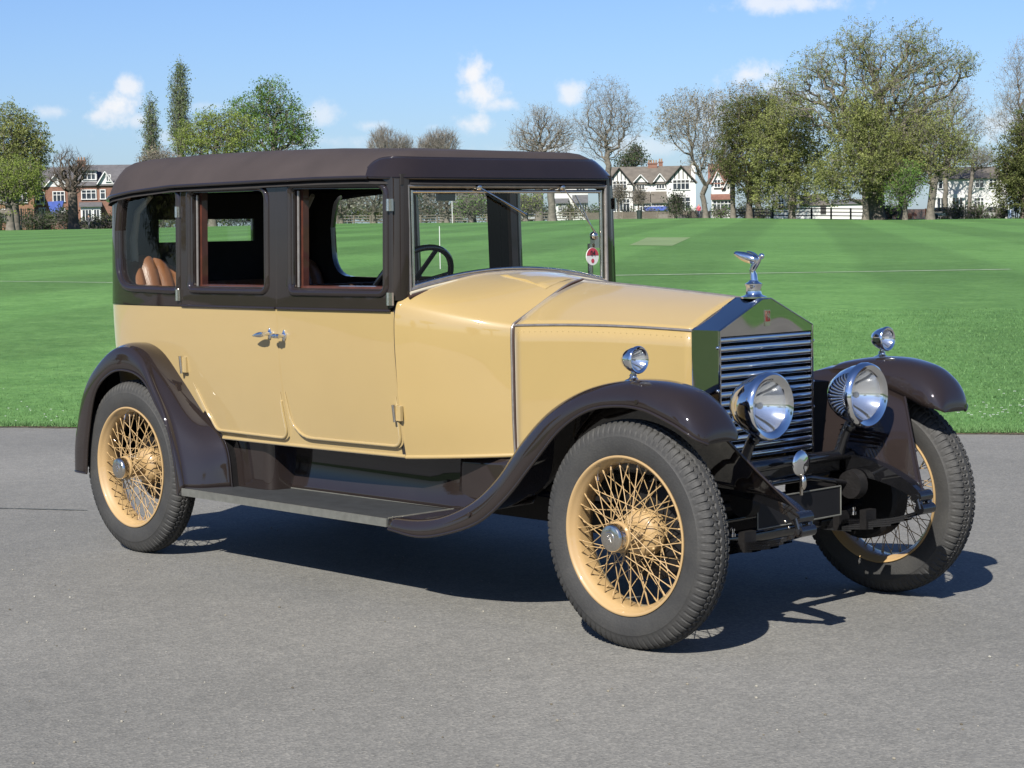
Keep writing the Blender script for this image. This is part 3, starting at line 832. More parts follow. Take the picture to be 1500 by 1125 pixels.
# ---- bonnet
XF, XR = -.133, -.992
def bon(t, j):
    """t 0 at the radiator, 1 at the scuttle; section points"""
    e = t; cy = .281+(.402-.281)*e; cz = 1.126+(1.132-1.126)*e+.010*math.sin(PI*e); rz = 1.2375+(1.301-1.2375)*(e**.9)
    return cy, cz, rz
for sg in (-1, 1):
    rows = []; rs = []
    for t in np.linspace(0, 1, 22):
        x = XF+(XR-XF)*t; cy, cz, rz = bon(t, 0); row = []
        for k in range(13):
            a = k/12; bulge = (.010+.012*t)*math.sin(PI*a)
            row.append((x, sg*cy*(1-a), cz+(rz-cz)*a+bulge))
        rows.append(row)
        b2 = .62-.02*t; rs.append([(x, sg*(cy+.001), cz-.006-(cz-.006-b2)*k/8) for k in range(9)])
    mb = MB(); mb.grid(rows); bt = mb.build('bonnet_top', M['cream'], CAR, ang=60, solid=.003)
    mb = MB(); mb.grid(rs); bs = mb.build('bonnet_side', M['cream'], CAR, ang=60, solid=.003)
    mb = MB(); mb.tube([Vector(r[0])+Vector((0, sg*.001, -.002)) for r in rows], .0055, 8); mb.build('bonnet_hinge', M['bronze'], bt, ang=80)
    mb = MB()
    for k in range(30):
        t = (k+.7)/30.5; x = XF+(XR-XF)*t; cy, cz, rz = bon(t, 0); mb.sphere((x, sg*(cy+.002), cz-.028), .0034, 8, 4, (1, .5, 1))
    mb.build('rivets', M['cream'], bs)
mb = MB(); mb.tube([(XF+(XR-XF)*t, 0, bon(t, 0)[2]+.001) for t in np.linspace(0, 1, 20)], .0055, 8); mb.build('centre_hinge', M['bronze'], CAR, ang=80)
# band between bonnet and scuttle
for w, x, mt, r in (('bonnet_band', -.999, 'bronze', .0065), ('bonnet_band_inner', -.990, 'trimbrown', .004)):
    mb = MB(); P = [cowl_pt(0, i, -1) for i in range(0, 60)]+[cowl_pt(0, i, 1) for i in range(58, -1, -1)]
    mb.tube([(x, p[1]*1.006, p[2]+.002) for p in P], r, 8); mb.build('bonnet_band', M[mt], CAR, ang=80)
# bulkhead inside
mb = MB(); P = [(-1.01, p[1]*.985, p[2]-.01) for p in [cowl_pt(0, i, -1) for i in range(60)]+[cowl_pt(0, i, 1) for i in range(58, -1, -1)]]
mb.add(P, [tuple(range(len(P)))]); mb.build('bulkhead', M['chassis'], CAR, smooth=False)

# ---- radiator
HW = .2823; ZC = 1.127; ZP = 1.2400; ZB_ = .622
def pent(x, hw=HW, zc=ZC, zp=ZP, zb=ZB_, fl=.026):
    return [(x, -hw, zb), (x, -hw, zc), (x, -fl, zp), (x, fl, zp), (x, hw, zc), (x, hw, zb)]
rad = None
mb = MB()
# outer shell: sides and roof, with slightly eased edges
A = pent(-.134); B = pent(-.004); C2 = pent(.0, HW-.003, ZC-.002, ZP-.003, ZB_)
mb.grid([A, B, C2]); mb.tube([Vector(q)+Vector((.0, 0, 0)) for q in C2], .0028, 8); mb.tube([Vector(q) for q in A], .002, 6)
# front frame faces: pediment and side strips
zt = 1.103; e = .009
x = .0
mb.add([(x, -HW+.003, zt), (x, HW-.003, zt), (x, HW-.003, ZC-.002), (x, .026, ZP-.003), (x, -.026, ZP-.003), (x, -HW+.003, ZC-.002)], [(0, 1, 2, 3, 4, 5)])
for sg in (-1, 1):
    mb.add([(x, sg*(HW-.003), ZB_), (x, sg*(HW-.003-e), ZB_), (x, sg*(HW-.003-e), zt), (x, sg*(HW-.003), zt)], [(0, 1, 2, 3)])
    mb.add([(x, sg*(HW-.003-e), ZB_), (x, sg*(HW-.003-e), zt), (x-.05, sg*(HW-.003-e), zt), (x-.05, sg*(HW-.003-e), ZB_)], [(0, 1, 2, 3)])
mb.add([(x, -HW+.012, zt), (x, HW-.012, zt), (x-.03, HW-.012, zt), (x-.03, -HW+.012, zt)], [(0, 1, 2, 3)])
mb.box((-.065, 0, ZB_-.012), (.13, 2*HW, .024))
rad = mb.build('radiator_shell', M['shell'], CAR, ang=20)
mb = MB(); mb.box((-.055, 0, .87), (.01, 2*HW-.02, .47)); mb.build('radiator_core', M['chassis'], rad)
sl = 14; pit = (zt-ZB_)/sl
for k in range(sl):
    z = ZB_+pit*(k+.5); mb = MB(); y0 = HW-.014
    prof = [(-.020, z+pit*.47), (-.012, z+pit*.46), (-.006, z+pit*.40), (-.0025, z+pit*.26), (-.0015, z+pit*.06), (-.003, z-pit*.12), (-.008, z-pit*.25), (-.016, z-pit*.31), (-.022, z-pit*.31), (-.018, z-pit*.1), (-.016, z+pit*.2)]
    mb.grid([[(a, -y0, b) for a, b in prof], [(a, y0, b) for a, b in prof]], cv=True); mb.build('shutter_slat', M['chrome'], rad, ang=50)
# crest
mb = MB(); mb.box((.002, 0, 1.163), (.004, .030, .062)); em = mb.build('badge', M['nickel'], rad)
mb = MB(); mb.box((.0045, 0, 1.170), (.002, .023, .040)); mb.build('badge_enamel', M['darkred'], rad)


def text_mesh(name, body, size, loc, rot, mat, parent, ext=.0006):
    cu = bpy.data.curves.new(name, 'FONT'); cu.body = body; cu.size = size; cu.extrude = ext; cu.align_x = 'CENTER'; cu.align_y = 'CENTER'
    o = bpy.data.objects.new(name, cu); COL.objects.link(o); dg = bpy.context.evaluated_depsgraph_get(); me = bpy.data.meshes.new_from_object(o.evaluated_get(dg))
    bpy.data.objects.remove(o); me.materials.clear(); me.materials.append(mat); q = bpy.data.objects.new(name, me); COL.objects.link(q); q.location = loc
    q.rotation_euler = rot; q.parent = parent; return q


text_mesh('badge_letter', 'R', .034, (.006, -.003, 1.176), (PI/2, 0, PI/2), M['nickel'], rad)
text_mesh('badge_letter', 'R', .034, (.0065, .004, 1.167), (PI/2, 0, PI/2), M['nickel'], rad)
for z in (1.062, .90, .80):
    for sg in (-1, 1):
        mb = MB(); mb.sphere((-.004, sg*(HW+.003), z), .007, 10, 6); mb.build('shutter_knob', M['chrome'], rad)
# cap and winged ornament
mb = MB(); c = (-.065, 0, ZP-.002)
mb.lathe([(0, .001), (0, .052), (.006, .052), (.010, .040), (.012, .034), (.018, .030), (.045, .030), (.050, .034), (.056, .034), (.060, .026), (.064, .020), (.070, .016)], c, (0, 0, 1), 28)
cap = mb.build('radiator_cap', M['chrome'], CAR, ang=40)
mb = MB(); z0 = ZP+.066; bx = -.065
mb.tube([(bx+.002, 0, z0), (bx+.000, 0, z0+.020), (bx-.006, 0, z0+.038), (bx+.004, 0, z0+.055), (bx+.020, 0, z0+.074), (bx+.032, 0, z0+.086)], [.014, .012, .010, .012, .010, .006], 10)
mb.sphere((bx+.040, 0, z0+.094), .0095, 10, 8, (1.1, .9, 1))
for sg in (-1, 1):
    rows = []
    for k in range(8):
        t = k/7; cx = bx+.022-.085*t; cy = sg*(.006+.030*t**.8); cz = z0+.078+.030*t; w = .016*math.sin(PI*(.22+.72*t))+.003
        rows.append([(cx-.3*w, cy+sg*.2*w, cz-w), (cx, cy+sg*.005, cz), (cx+.3*w, cy-sg*.004, cz+w*.8)])
    mb.grid(rows)
orn = mb.build('winged_ornament', M['chrome'], cap, ang=60, solid=.004)

# ---- windscreen
WX = -1.428
def screen_bottom(y): return 1.268+.062*(1-(abs(y)/.6)**2)
ys = np.linspace(-.592, .592, 25)
mb = MB()
mb.tube([(WX, y, screen_bottom(y)+.004) for y in ys], .011, 8, flat=.8)
wf = None
mb.tube([(WX, -.588, screen_bottom(.588)), (WX, -.588, 1.712)], .010, 8); mb.tube([(WX, .588, screen_bottom(.588)), (WX, .588, 1.712)], .010, 8)
mb.tube([(WX, -.592, 1.708), (WX, .592, 1.708)], .010, 8)
wf = mb.build('windscreen', M['bronze'], CAR, ang=60)
mb = MB()
i2 = .030
mb.tube([(WX-.006, y*.95, screen_bottom(y)+.022) for y in ys], .007, 8)
for sg in (-1, 1): mb.tube([(WX-.006, sg*.5625, screen_bottom(.56)+.01), (WX-.006, sg*.5625, 1.69)], .008, 8)
mb.tube([(WX-.006, -.5625, 1.685), (WX-.006, .5625, 1.685)], .008, 8)
mb.build('inner_frame', M['nickel'], wf, ang=60)
mb = MB(); mb.grid([[(WX-.006, y*.95, screen_bottom(y)+.02) for y in ys], [(WX-.006, y*.95, 1.69) for y in ys]]); mb.build('windscreen_glass', M['glass'], wf)
mb = MB(); mb.tube([(WX+.020, y, screen_bottom(y)-.006) for y in np.linspace(-.60, .60, 25)], .008, 8, flat=.8); mb.build('screen_seal', M['beige'], wf, ang=60)
mb = MB(); mb.tube([(WX+.028, y, screen_bottom(y)-.017) for y in np.linspace(-.615, .615, 25)], .007, 8, flat=.8); mb.build('rubber_seal', M['trimbrown'], wf, ang=60)
for yy, dx, ln in ((-.20, .30, .17), (.30, .30, .22)):
    mb = MB(); mb.sphere((WX+.012, yy, 1.703), .016, 10, 8); mb.tube([(WX-.03, yy-.03, 1.700), (WX+.02, yy, 1.703)], .007, 8)
    mb.tube([(WX+.022, yy, 1.700), (WX+.022, yy+(.27 if yy < 0 else .20), 1.585 if yy < 0 else 1.50)], .0042 if yy < 0 else .0028, 6)
    mb.tube([(WX+.016, yy+.08, 1.668), (WX+.013, yy+(.27 if yy < 0 else .20), 1.583 if yy < 0 else 1.50)], .003, 6)
    mb.build('wiper', M['nickel'], wf, ang=60)
mb = MB(); mb.box((WX-.09, -.30, 1.668), (.012, .10, .042)); mb.build('driving_mirror', M['black'], wf)
# windscreen disc
DC = Vector((WX+.004, .492, 1.392))
mb = MB(); mb.lathe([(0, .0005), (0, .040), (.003, .040), (.003, .0005)], DC, (1, 0, 0), 32)
o = mb.build('licence_disc', M['white'], wf)
mb = MB(); poly = [(DC.x+.0042, DC.y+.0385*math.cos(a), DC.z+.0385*math.sin(a)) for a in np.linspace(0.12, PI-.12, 20)]
mb.add(poly, [tuple(range(len(poly)))]); mb.build('disc_print', M['red_paper'], o, smooth=False)
mb = MB(); poly = [(DC.x+.0042, DC.y+.010*math.cos(a), DC.z-.020+.010*math.sin(a)) for a in np.linspace(0, 2*PI, 16, endpoint=False)]
mb.add(poly, [tuple(range(len(poly)))]); mb.build('disc_print', M['red_paper'], o, smooth=False)
text_mesh('disc_digits', '04', .032, (DC.x+.0055, DC.y, DC.z+.014), (PI/2, 0, PI/2), M['black_ink'], o)
mb = MB(); mb.tube([(WX-.02, .505, 1.30), (WX-.02, .505, 1.45)], .012, 8); mb.sphere((WX-.01, .52, 1.485), .02, 10, 8); mb.box((WX-.02, .535, 1.455), (.03, .03, .05)); mb.build('screen_arm', M['nickel'], wf)

# ---- front wings
FW = [  # lower outer x,z | crest x,z | y outer, y crest, y inner, inner drop
    (-1.300, .314, -1.300, .357, -.838, -.800, -.455, .000), (-1.120, .302, -1.140, .364, -.838, -.795, -.45, .000), (-.953, .329, -.985, .395, -.838, -.790, -.44, .0),
    (-.751, .395, -.815, .468, -.838, -.785, -.44, .0), (-.593, .502, -.668, .578, -.838, -.780, -.46, .0), (-.439, .644, -.530, .728, -.84, -.772, -.51, .01),
    (-.290, .782, -.385, .848, -.84, -.760, -.53, .015), (-.147, .860, -.215, .930, -.84, -.745, -.55, .02), (-.009, .885, -.040, .969, -.84, -.73, -.57, .05),
    (.124, .880, .115, .973, -.84, -.72, -.582, .11), (.250, .842, .240, .949, -.838, -.715, -.588, .13), (.318, .810, .305, .912, -.830, -.71, -.592, .12),
    (.350, .788, .344, .870, -.815, -.705, -.600, .085), (.366, .775, .369, .822, -.793, -.70, -.612, .045), (.372, .767, .376, .778, -.775, -.70, -.630, .008)]
NS = 84
FWS = spline(FW, NS)
def wing_section(st, sg, no=12, ni=12):
    xl, zl, xc, zc, yo, yc, yi, dr = st; row = []
    for k in range(no):
        a = PI/2*k/(no-1); c_, s_ = math.cos(a)**.78, math.sin(a)**.78
        y = yc+(yo-yc)*c_; row.append((xl+(xc-xl)*s_, -sg*y*-1 if False else sg*-y, zl+(zc-zl)*s_))
    for k in range(1, ni+1):
        a = PI/2*k/ni; t = k/ni; y = yc+(yi-yc)*(math.sin(a)**.8 if dr > .03 else t); z = zc-dr*(1-math.cos(a)**.8 if dr > .03 else t*t)
        row.append((xc, sg*-y, z))
    return row
for sg in (-1, 1):
    rows = [wing_section(st, sg) for st in FWS]
    mb = MB(); mb.grid(rows); w = mb.build('front_wing', M['brown'], CAR, ang=70, solid=.004)
    mb = MB(); mb.tube([r[0] for r in rows], .006, 8); mb.build('wing_edge', M['brown'], w, ang=80); nb = MB(); nb.add([rows[-1][k] for k in range(len(rows[-1]))], [tuple(range(len(rows[-1])))]); nb.build('wing_nose', M['brown'], w, smooth=False)
    # inner valance from wing down or up to the frame
    inner = [r[-1] for r in rows if r[-1][0] <= .22]; m = len(inner); rr = []
    for i, p in enumerate(inner):
        x = p[0]; t = i/(m-1)
        fx = float(np.interp(t, [0, .25, .45, .65, .8, .9, 1], [-1.28, -1.02, -.70, -.25, .10, .30, .452]))
        fz = float(np.interp(fx, [-1.3, -.6, -.2, .1, .3, .452], [.580, .585, .57, .545, .525, .492])); fy = float(np.interp(fx, [-1.3, -1.15, -1.0, -.8, 0, .452], [.452, .445, .425, .415, .395, .372]))
        a = Vector(p); b = Vector((fx, sg*fy, fz)); row = []
        for q in range(9):
            u = q/8; v = a.lerp(b, u); bow = .018*math.sin(PI*u); row.append((v.x, v.y, v.z-bow*.5))
        rr.append(row)
    mb = MB(); mb.grid(rr); iv = mb.build('wing_valance', M['brown'], w, ang=70, solid=.003)
    mb = MB(); mb.tube(rr[-1], .005, 8); mb.build('valance_edge', M['brown'], w, ang=80)
    if sg > 0:
        mb = MB()
        for k in range(6):
            mb.box((.085+.004*k, sg*(.438+.0035*k), .615+.020*k), (.20, .012, .005))
        mb.build('louvre', M['brown'], w)
    for (x, z) in ((-.80, .40), (.10, .885)):
        mb = MB(); mb.lathe([(0, .009), (.003, .008), (.003, .0005)], (x, sg*.842, z+.02), (0, sg, 0), 14); mb.build('wing_bolt', M['brown'], w, ang=60)

# ---- rear wings
RR_ = [(-3.77, .36), (-3.751, .531), (-3.65, .774), (-3.482, .925), (-3.31, .992), (-3.135, .955), (-3.005, .80), (-2.905, .66), (-2.838, .50), (-2.80, .355)]
RL_ = [(-3.63, .36), (-3.60, .54), (-3.52, .765), (-3.37, .868), (-3.215, .882), (-3.085, .842), (-2.985, .735), (-2.892, .62), (-2.845, .464), (-2.825, .318)]
RJ_ = [(-3.80, .40), (-3.79, .60), (-3.72, .80), (-3.58, .94), (-3.36, 1.008), (-3.165, .975), (-2.985, .835), (-2.835, .675), (-2.70, .54), (-2.665, .352)]
RWS = spline([r+l+j for r, l, j in zip(RR_, RL_, RJ_)], 72)
for sg in (-1, 1):
    rows = []
    for (xr, zr, xl, zl, xj, zj) in RWS:
        row = []
        for k in range(10):
            a = PI/2*k/9; c_, s_ = math.cos(a)**.8, math.sin(a)**.8
            row.append((xl+(xr-xl)*s_, sg*(.815+.027*c_), zl+(zr-zl)*s_))
        for k in range(1, 13):
            t = k/12; y = .815-(.815-.648)*t; bul = .016*math.sin(PI*min(1, t*1.1))*(1-t)
            nx, nz = xr+3.277, zr-.55; l = math.hypot(nx, nz)
            row.append((xr+(xj-xr)*t+nx/l*bul, sg*y, zr+(zj-zr)*t+nz/l*bul))
        rows.append(row)
    mb = MB(); mb.grid(rows); w = mb.build('rear_wing', M['brown'], CAR, ang=70, solid=.004)
    mb = MB(); mb.tube([r[0] for r in rows], .006, 8); mb.tube(rows[0], .005, 8); mb.tube(rows[-1][8:], .004, 8); mb.build('wing_edge', M['brown'], w, ang=80)
    mb = MB(); mb.tube([r[-1] for r in rows][18:], .004, 8); mb.build('wing_piping', M['brown'], w, ang=80)
    # inner wheel arch closing panel
    mb = MB(); P = [(r[-1][0], sg*.655, r[-1][2]) for r in rows]; mb.grid([P, [(p[0], sg*.36, p[2]) for p in P]]); mb.grid([[(p[0], sg*.36, p[2]) for p in P], [(-3.25+(p[0]+3.25)*.25, sg*.36, .40) for p in P]]); mb.build('wheel_arch', M['chassis'], w, ang=60)

# ---- running boards, valances, tool box
for sg in (-1, 1):
    mb = MB(); o = [(-2.80, .832), (-1.305, .832), (-1.305, .44), (-2.70, .47)]
    P = rounded([(x, y) for x, y in o], 0); z1, z0 = .352, .322
    mb.prism([(x, sg*y, z0) for x, y in o], 0, (0, 0, z1-z0)); rb = mb.build('running_board', M['rubberboard'], CAR, smooth=False)
    mb = MB(); mb.box((-2.055, sg*.8345, .338), (1.49, .008, .034)); mb.build('board_edge_strip', M['alu'], rb)
    mb = MB(); mb.tube([(-1.307, sg*.830, .356), (-1.307, sg*.462, .356)], .0035, 6); mb.tube([(-2.55, sg*.502, .3545), (-1.307, sg*.476, .3545)], .003, 6); mb.build('board_trim', M['alu'], rb)
    rows = []
    for x in np.linspace(-2.70, -.86, 34):
        yb = float(np.interp(x, [-2.7, -1.4, -1.15, -1.0, -.86], [.470, .455, .43, .405, .39])); yl = float(np.interp(x, [-2.7, -1.3, -1.1, -.86], [.505, .478, .46, .44]))
        zl = .352+max(0, x+1.15)*.22
        row = []
        for k in range(13):
            t = k/12; y = yb+(yl-yb)*(t**3.2); z = .592-(.592-zl)*(1-(1-t)**1.25 if False else t); row.append((x, sg*y, z))
        rows.append(row)
    mb = MB(); mb.grid(rows); va = mb.build('side_valance', M['brown'], CAR, ang=70, solid=.003)
    mb = MB()
    for z in (.56, .50, .435, .385):
        mb.sphere((-1.165, sg*(float(np.interp(-1.165, [-1.4, -1.15], [.455, .43]))+.004+(.018 if z < .4 else .006 if z < .45 else 0)), z), .007, 8, 6, (1, .6, 1))
    mb.tube([rows[28][k] for k in range(13)], .004, 6); mb.build('valance_bolts', M['brown'], va, ang=60)
    mb = MB(); x0, x1 = -2.74, -2.43
    sec = rounded([(x0, .45), (x0, .612), (x1, .606), (x1+.03, .45)], [0, 0, .06, 0])
    mb.prism([(x, sg*y, .353) for x, y in sec], 0, (0, 0, .222)); bx_ = mb.build('battery_box', M['brown'], CAR, ang=40)

# ---- chassis
for sg in (-1, 1):
    mb = MB(); P = [(-3.75, .52, .05), (-3.3, .60, .06), (-2.7, .53, .09), (-1.2, .52, .11), (-.5, .53, .10), (-.1, .565, .085), (.12, .572, .078), (.28, .548, .065), (.40, .505, .05), (.455, .475, .04)]
    P = spline(P, 40); rows = []
    for x, z, h in P:
        y = float(np.interp(x, [-3, -1, 0, .46], [.46, .40, .375, .365])); w = .048
        rows.append([(x, sg*(y-w/2), z-h/2), (x, sg*(y+w/2), z-h/2), (x, sg*(y+w/2), z+h/2), (x, sg*(y-w/2), z+h/2)])
    mb.grid(rows, cv=True); fr = mb.build('chassis_rail', M['black'], CAR, ang=40)
    mb = MB(); mb.tube([(.455, sg*.325, .474), (.455, sg*.405, .474)], .024, 14); mb.tube([(.470, sg*.325, .428), (.470, sg*.405, .428)], .021, 14); mb.tube([(.455, sg*.335, .474), (.470, sg*.335, .428)], .014, 8); mb.tube([(.455, sg*.395, .474), (.470, sg*.395, .428)], .014, 8)
    mb.tube([(.455, sg*.318, .474), (.455, sg*.325, .474)], .012, 10); mb.tube([(.470, sg*.405, .428), (.470, sg*.412, .428)], .012, 10)
    mb.build('spring_shackle', M['black'], fr, ang=50)
    mb = MB(); C_ = spline([(.470, .425), (.30, .375), (0, .350), (-.30, .385), (-.50, .44)], 24)
    for k in range(6):
        i0, i1 = int(k*1.8), 24-int(k*1.8); seg = C_[i0:i1]; rows = []
        for x, z in seg: rows.append([(x, sg*.34, z-.008*k-.007), (x, sg*.39, z-.008*k-.007), (x, sg*.39, z-.008*k), (x, sg*.34, z-.008*k)])
        mb.grid(rows, cv=True)
    mb.build('leaf_spring', M['black'], CAR, ang=40)
    for x in (.07, .20):
        mb = MB(); mb.box((x, sg*.365, .345 if x < .1 else .362), (.03, .066, .075)); mb.build('spring_clamp', M['chassis'], CAR)
    mb = MB(); mb.lathe([(0, .005), (0, .011), (.012, .011), (.012, .006), (.022, .006), (.022, .009), (.03, .009), (.034, .003)], (.13, sg*.365, .372), (0, 0, 1), 12); mb.build('grease_cap', M['chrome'], CAR, ang=40)
    mb = MB(); mb.lathe([(0, .001), (0, .165), (.012, .178), (.085, .178), (.09, .17), (.09, .001)], (0, sg*.575, .415), (0, sg, 0), 36)
    mb.build('brake_drum', M['chassis'], CAR, ang=40); mb = MB(); mb.lathe([(0, .001), (0, .16), (.085, .172), (.09, .001)], (-WB, sg*.575, .415), (0, sg, 0), 36); mb.build('brake_drum', M['chassis'], CAR, ang=40)
mb = MB(); P = spline([(0, -.62, .41), (0, -.52, .37), (0, -.36, .335), (0, 0, .33), (0, .36, .335), (0, .52, .37), (0, .62, .41)], 40); mb.tube(P, .030, 10, flat=.7)
mb.tube([(-.16, -.60, .37), (-.16, .60, .37)], .014, 8); mb.build('front_axle', M['black'], CAR, ang=60)
mb = MB(); mb.tube([(-WB, -.62, .415), (-WB, .62, .415)], .05, 12); mb.sphere((-WB, 0, .415), .17, 16, 12, (.9, .8, 1)); mb.build('rear_axle', M['chassis'], CAR)
mb = MB(); mb.tube([(.11, -.39, .600), (.115, -.36, .615), (.12, 0, .618), (.115, .36, .615), (.11, .39, .600)], .022, 12)
mb.box((.02, 0, .575), (.14, .66, .05)); mb.tube([(.14, -.34, .50), (.10, -.1, .54), (.12, .1, .545), (.14, .34, .50)], .012, 8)
mb.build('cross_member', M['black'], CAR, ang=50)
mb = MB(); mb.tube([(.05, .10, .50), (.05, .30, .47)], .05, 14); mb.box((.03, .2, .56), (.10, .16, .05)); mb.tube([(-.05, -.3, .45), (-.05, .3, .45)], .02, 8)
mb.lathe([(0, .001), (0, .055), (.04, .06), (.05, .04), (.05, .001)], (.16, .30, .50), (0, 1, 0), 18); mb.lathe([(0, .001), (0, .055), (.04, .06), (.05, .04), (.05, .001)], (.16, -.35, .50), (0, 1, 0), 18)
mb.build('steering_gear', M['chassis'], CAR, ang=40)
mb = MB(); mb.box((-1.9, 0, .36), (3.3, .5, .10)); mb.tube([(-.4, .1, .30), (-1.6, .12, .28), (-3.6, .3, .30)], .035, 10); mb.box((-.55, 0, .42), (.75, .34, .30)); mb.build('underbody', M['chassis'], CAR)
mb = MB(); mb.box((-2.50, 0, .605), (2.2, 1.10, .03)); mb.build('floor_pan', M['trim'], CAR)
mb = MB(); mb.box((.175, -.03, .449), (.006, .50, .112)); npl = mb.build('number_plate', M['plate'], CAR)
mb = MB()
for a, b in (((.179, -.28, .393), (.179, .22, .393)), ((.179, .22, .393), (.179, .22, .505)), ((.179, .22, .505), (.179, -.28, .505)), ((.179, -.28, .505), (.179, -.28, .393))): mb.tube([a, b], .003, 6)
mb.build('plate_border', M['alu'], npl)
mb = MB(); mb.sphere((.18, -.12, .405), .006); mb.sphere((.18, -.10, .38), .006); mb.build('plate_bolt', M['nickel'], npl)
mb = MB(); c = (.205, -.055, .622); mb.lathe([(-.006, .0005), (-.006, .046), (0, .050), (.006, .046), (.011, .032), (.014, .0005)], c, (1, 0, -.05), 28)
bd = mb.build('club_badge', M['chrome'], CAR, ang=40)
mb = MB(); mb.tube([(.205, -.05, .59), (.20, -.05, .50)], .008, 8); mb.sphere((.212, -.048, .548), .014, 12, 10, (.7, 1, 2.0)); mb.build('badge_stem', M['nickel'], bd)

# ---- lamps
def lamp(name, c, R, depth, label, post):
    c = Vector(c); k = R/.126
    mb = MB()
    mb.lathe([(-depth, .0005), (-depth*.985, .018*k), (-depth*.92, .042*k), (-depth*.75, .074*k), (-depth*.5, .099*k), (-depth*.2, .116*k), (0, .121*k), (.004*k, .127*k), (.018*k, .128*k), (.030*k, .123*k), (.035*k, .117*k), (.030*k, .104*k), (.024*k, .095*k), (.018*k, .0915*k)], c, (1, 0, 0), 56)
    l = mb.build(name, M['chrome'], CAR, ang=40)
    tag(l, label)
    mb = MB(); mb.lathe([(.016*k-.095*k*(1-(r/.104)**2), max(r*k, .0004)) for r in np.linspace(0, .104, 14)], c, (1, 0, 0), 48); mb.build('reflector', M['reflector'], l, ang=60)
    mb = MB(); mb.lathe([(.016*k+.013*k*(1-(r/.105)**2), max(r*k*.875, .0004)) for r in np.linspace(0, .105, 8)], c, (1, 0, 0), 40); mb.build('lens', M['lens'], l, ang=60)
    mb = MB(); mb.sphere(c+Vector((-.03*k, 0, 0)), .013*k, 12, 8); mb.tube([c+Vector((-.075*k, 0, 0)), c+Vector((-.035*k, 0, 0))], .008*k, 8); mb.build('bulb', M['bulb'], l)
    mb = MB(); post(mb, c); mb.build('lamp_bracket', M['chrome'] if R < .1 else M['black'], l, ang=50)
for sg in (-1, 1):
    w = 'near' if sg < 0 else 'far'
    lamp('headlight', (.232, sg*.290, .856), .126, .150, 'large chrome headlight on the %s side of the radiator' % w,
         lambda mb, c, sg=sg: (mb.tube([c+Vector((-.06, 0, -.11)), c+Vector((-.09, 0, -.17)), (.115, sg*.29, .615)], [.018, .020, .022], 12), mb.sphere(c+Vector((-.06, 0, -.125)), .024, 12, 8)))
    lamp('side_lamp', (.012, sg*.742, 1.045), .050, .070, 'small chrome side lamp on top of the %s front wing' % w,
         lambda mb, c: (mb.tube([c+Vector((-.02, 0, -.042)), c+Vector((-.02, 0, -.056))], .009, 12), mb.lathe([(0, .001), (0, .034), (.006, .033), (.011, .018), (.018, .012), (.022, .015), (.028, .010)], c+Vector((-.02, 0, -.079)), (0, 0, 1), 20), mb.sphere(c+Vector((.0, -.018, -.062)), .009)))

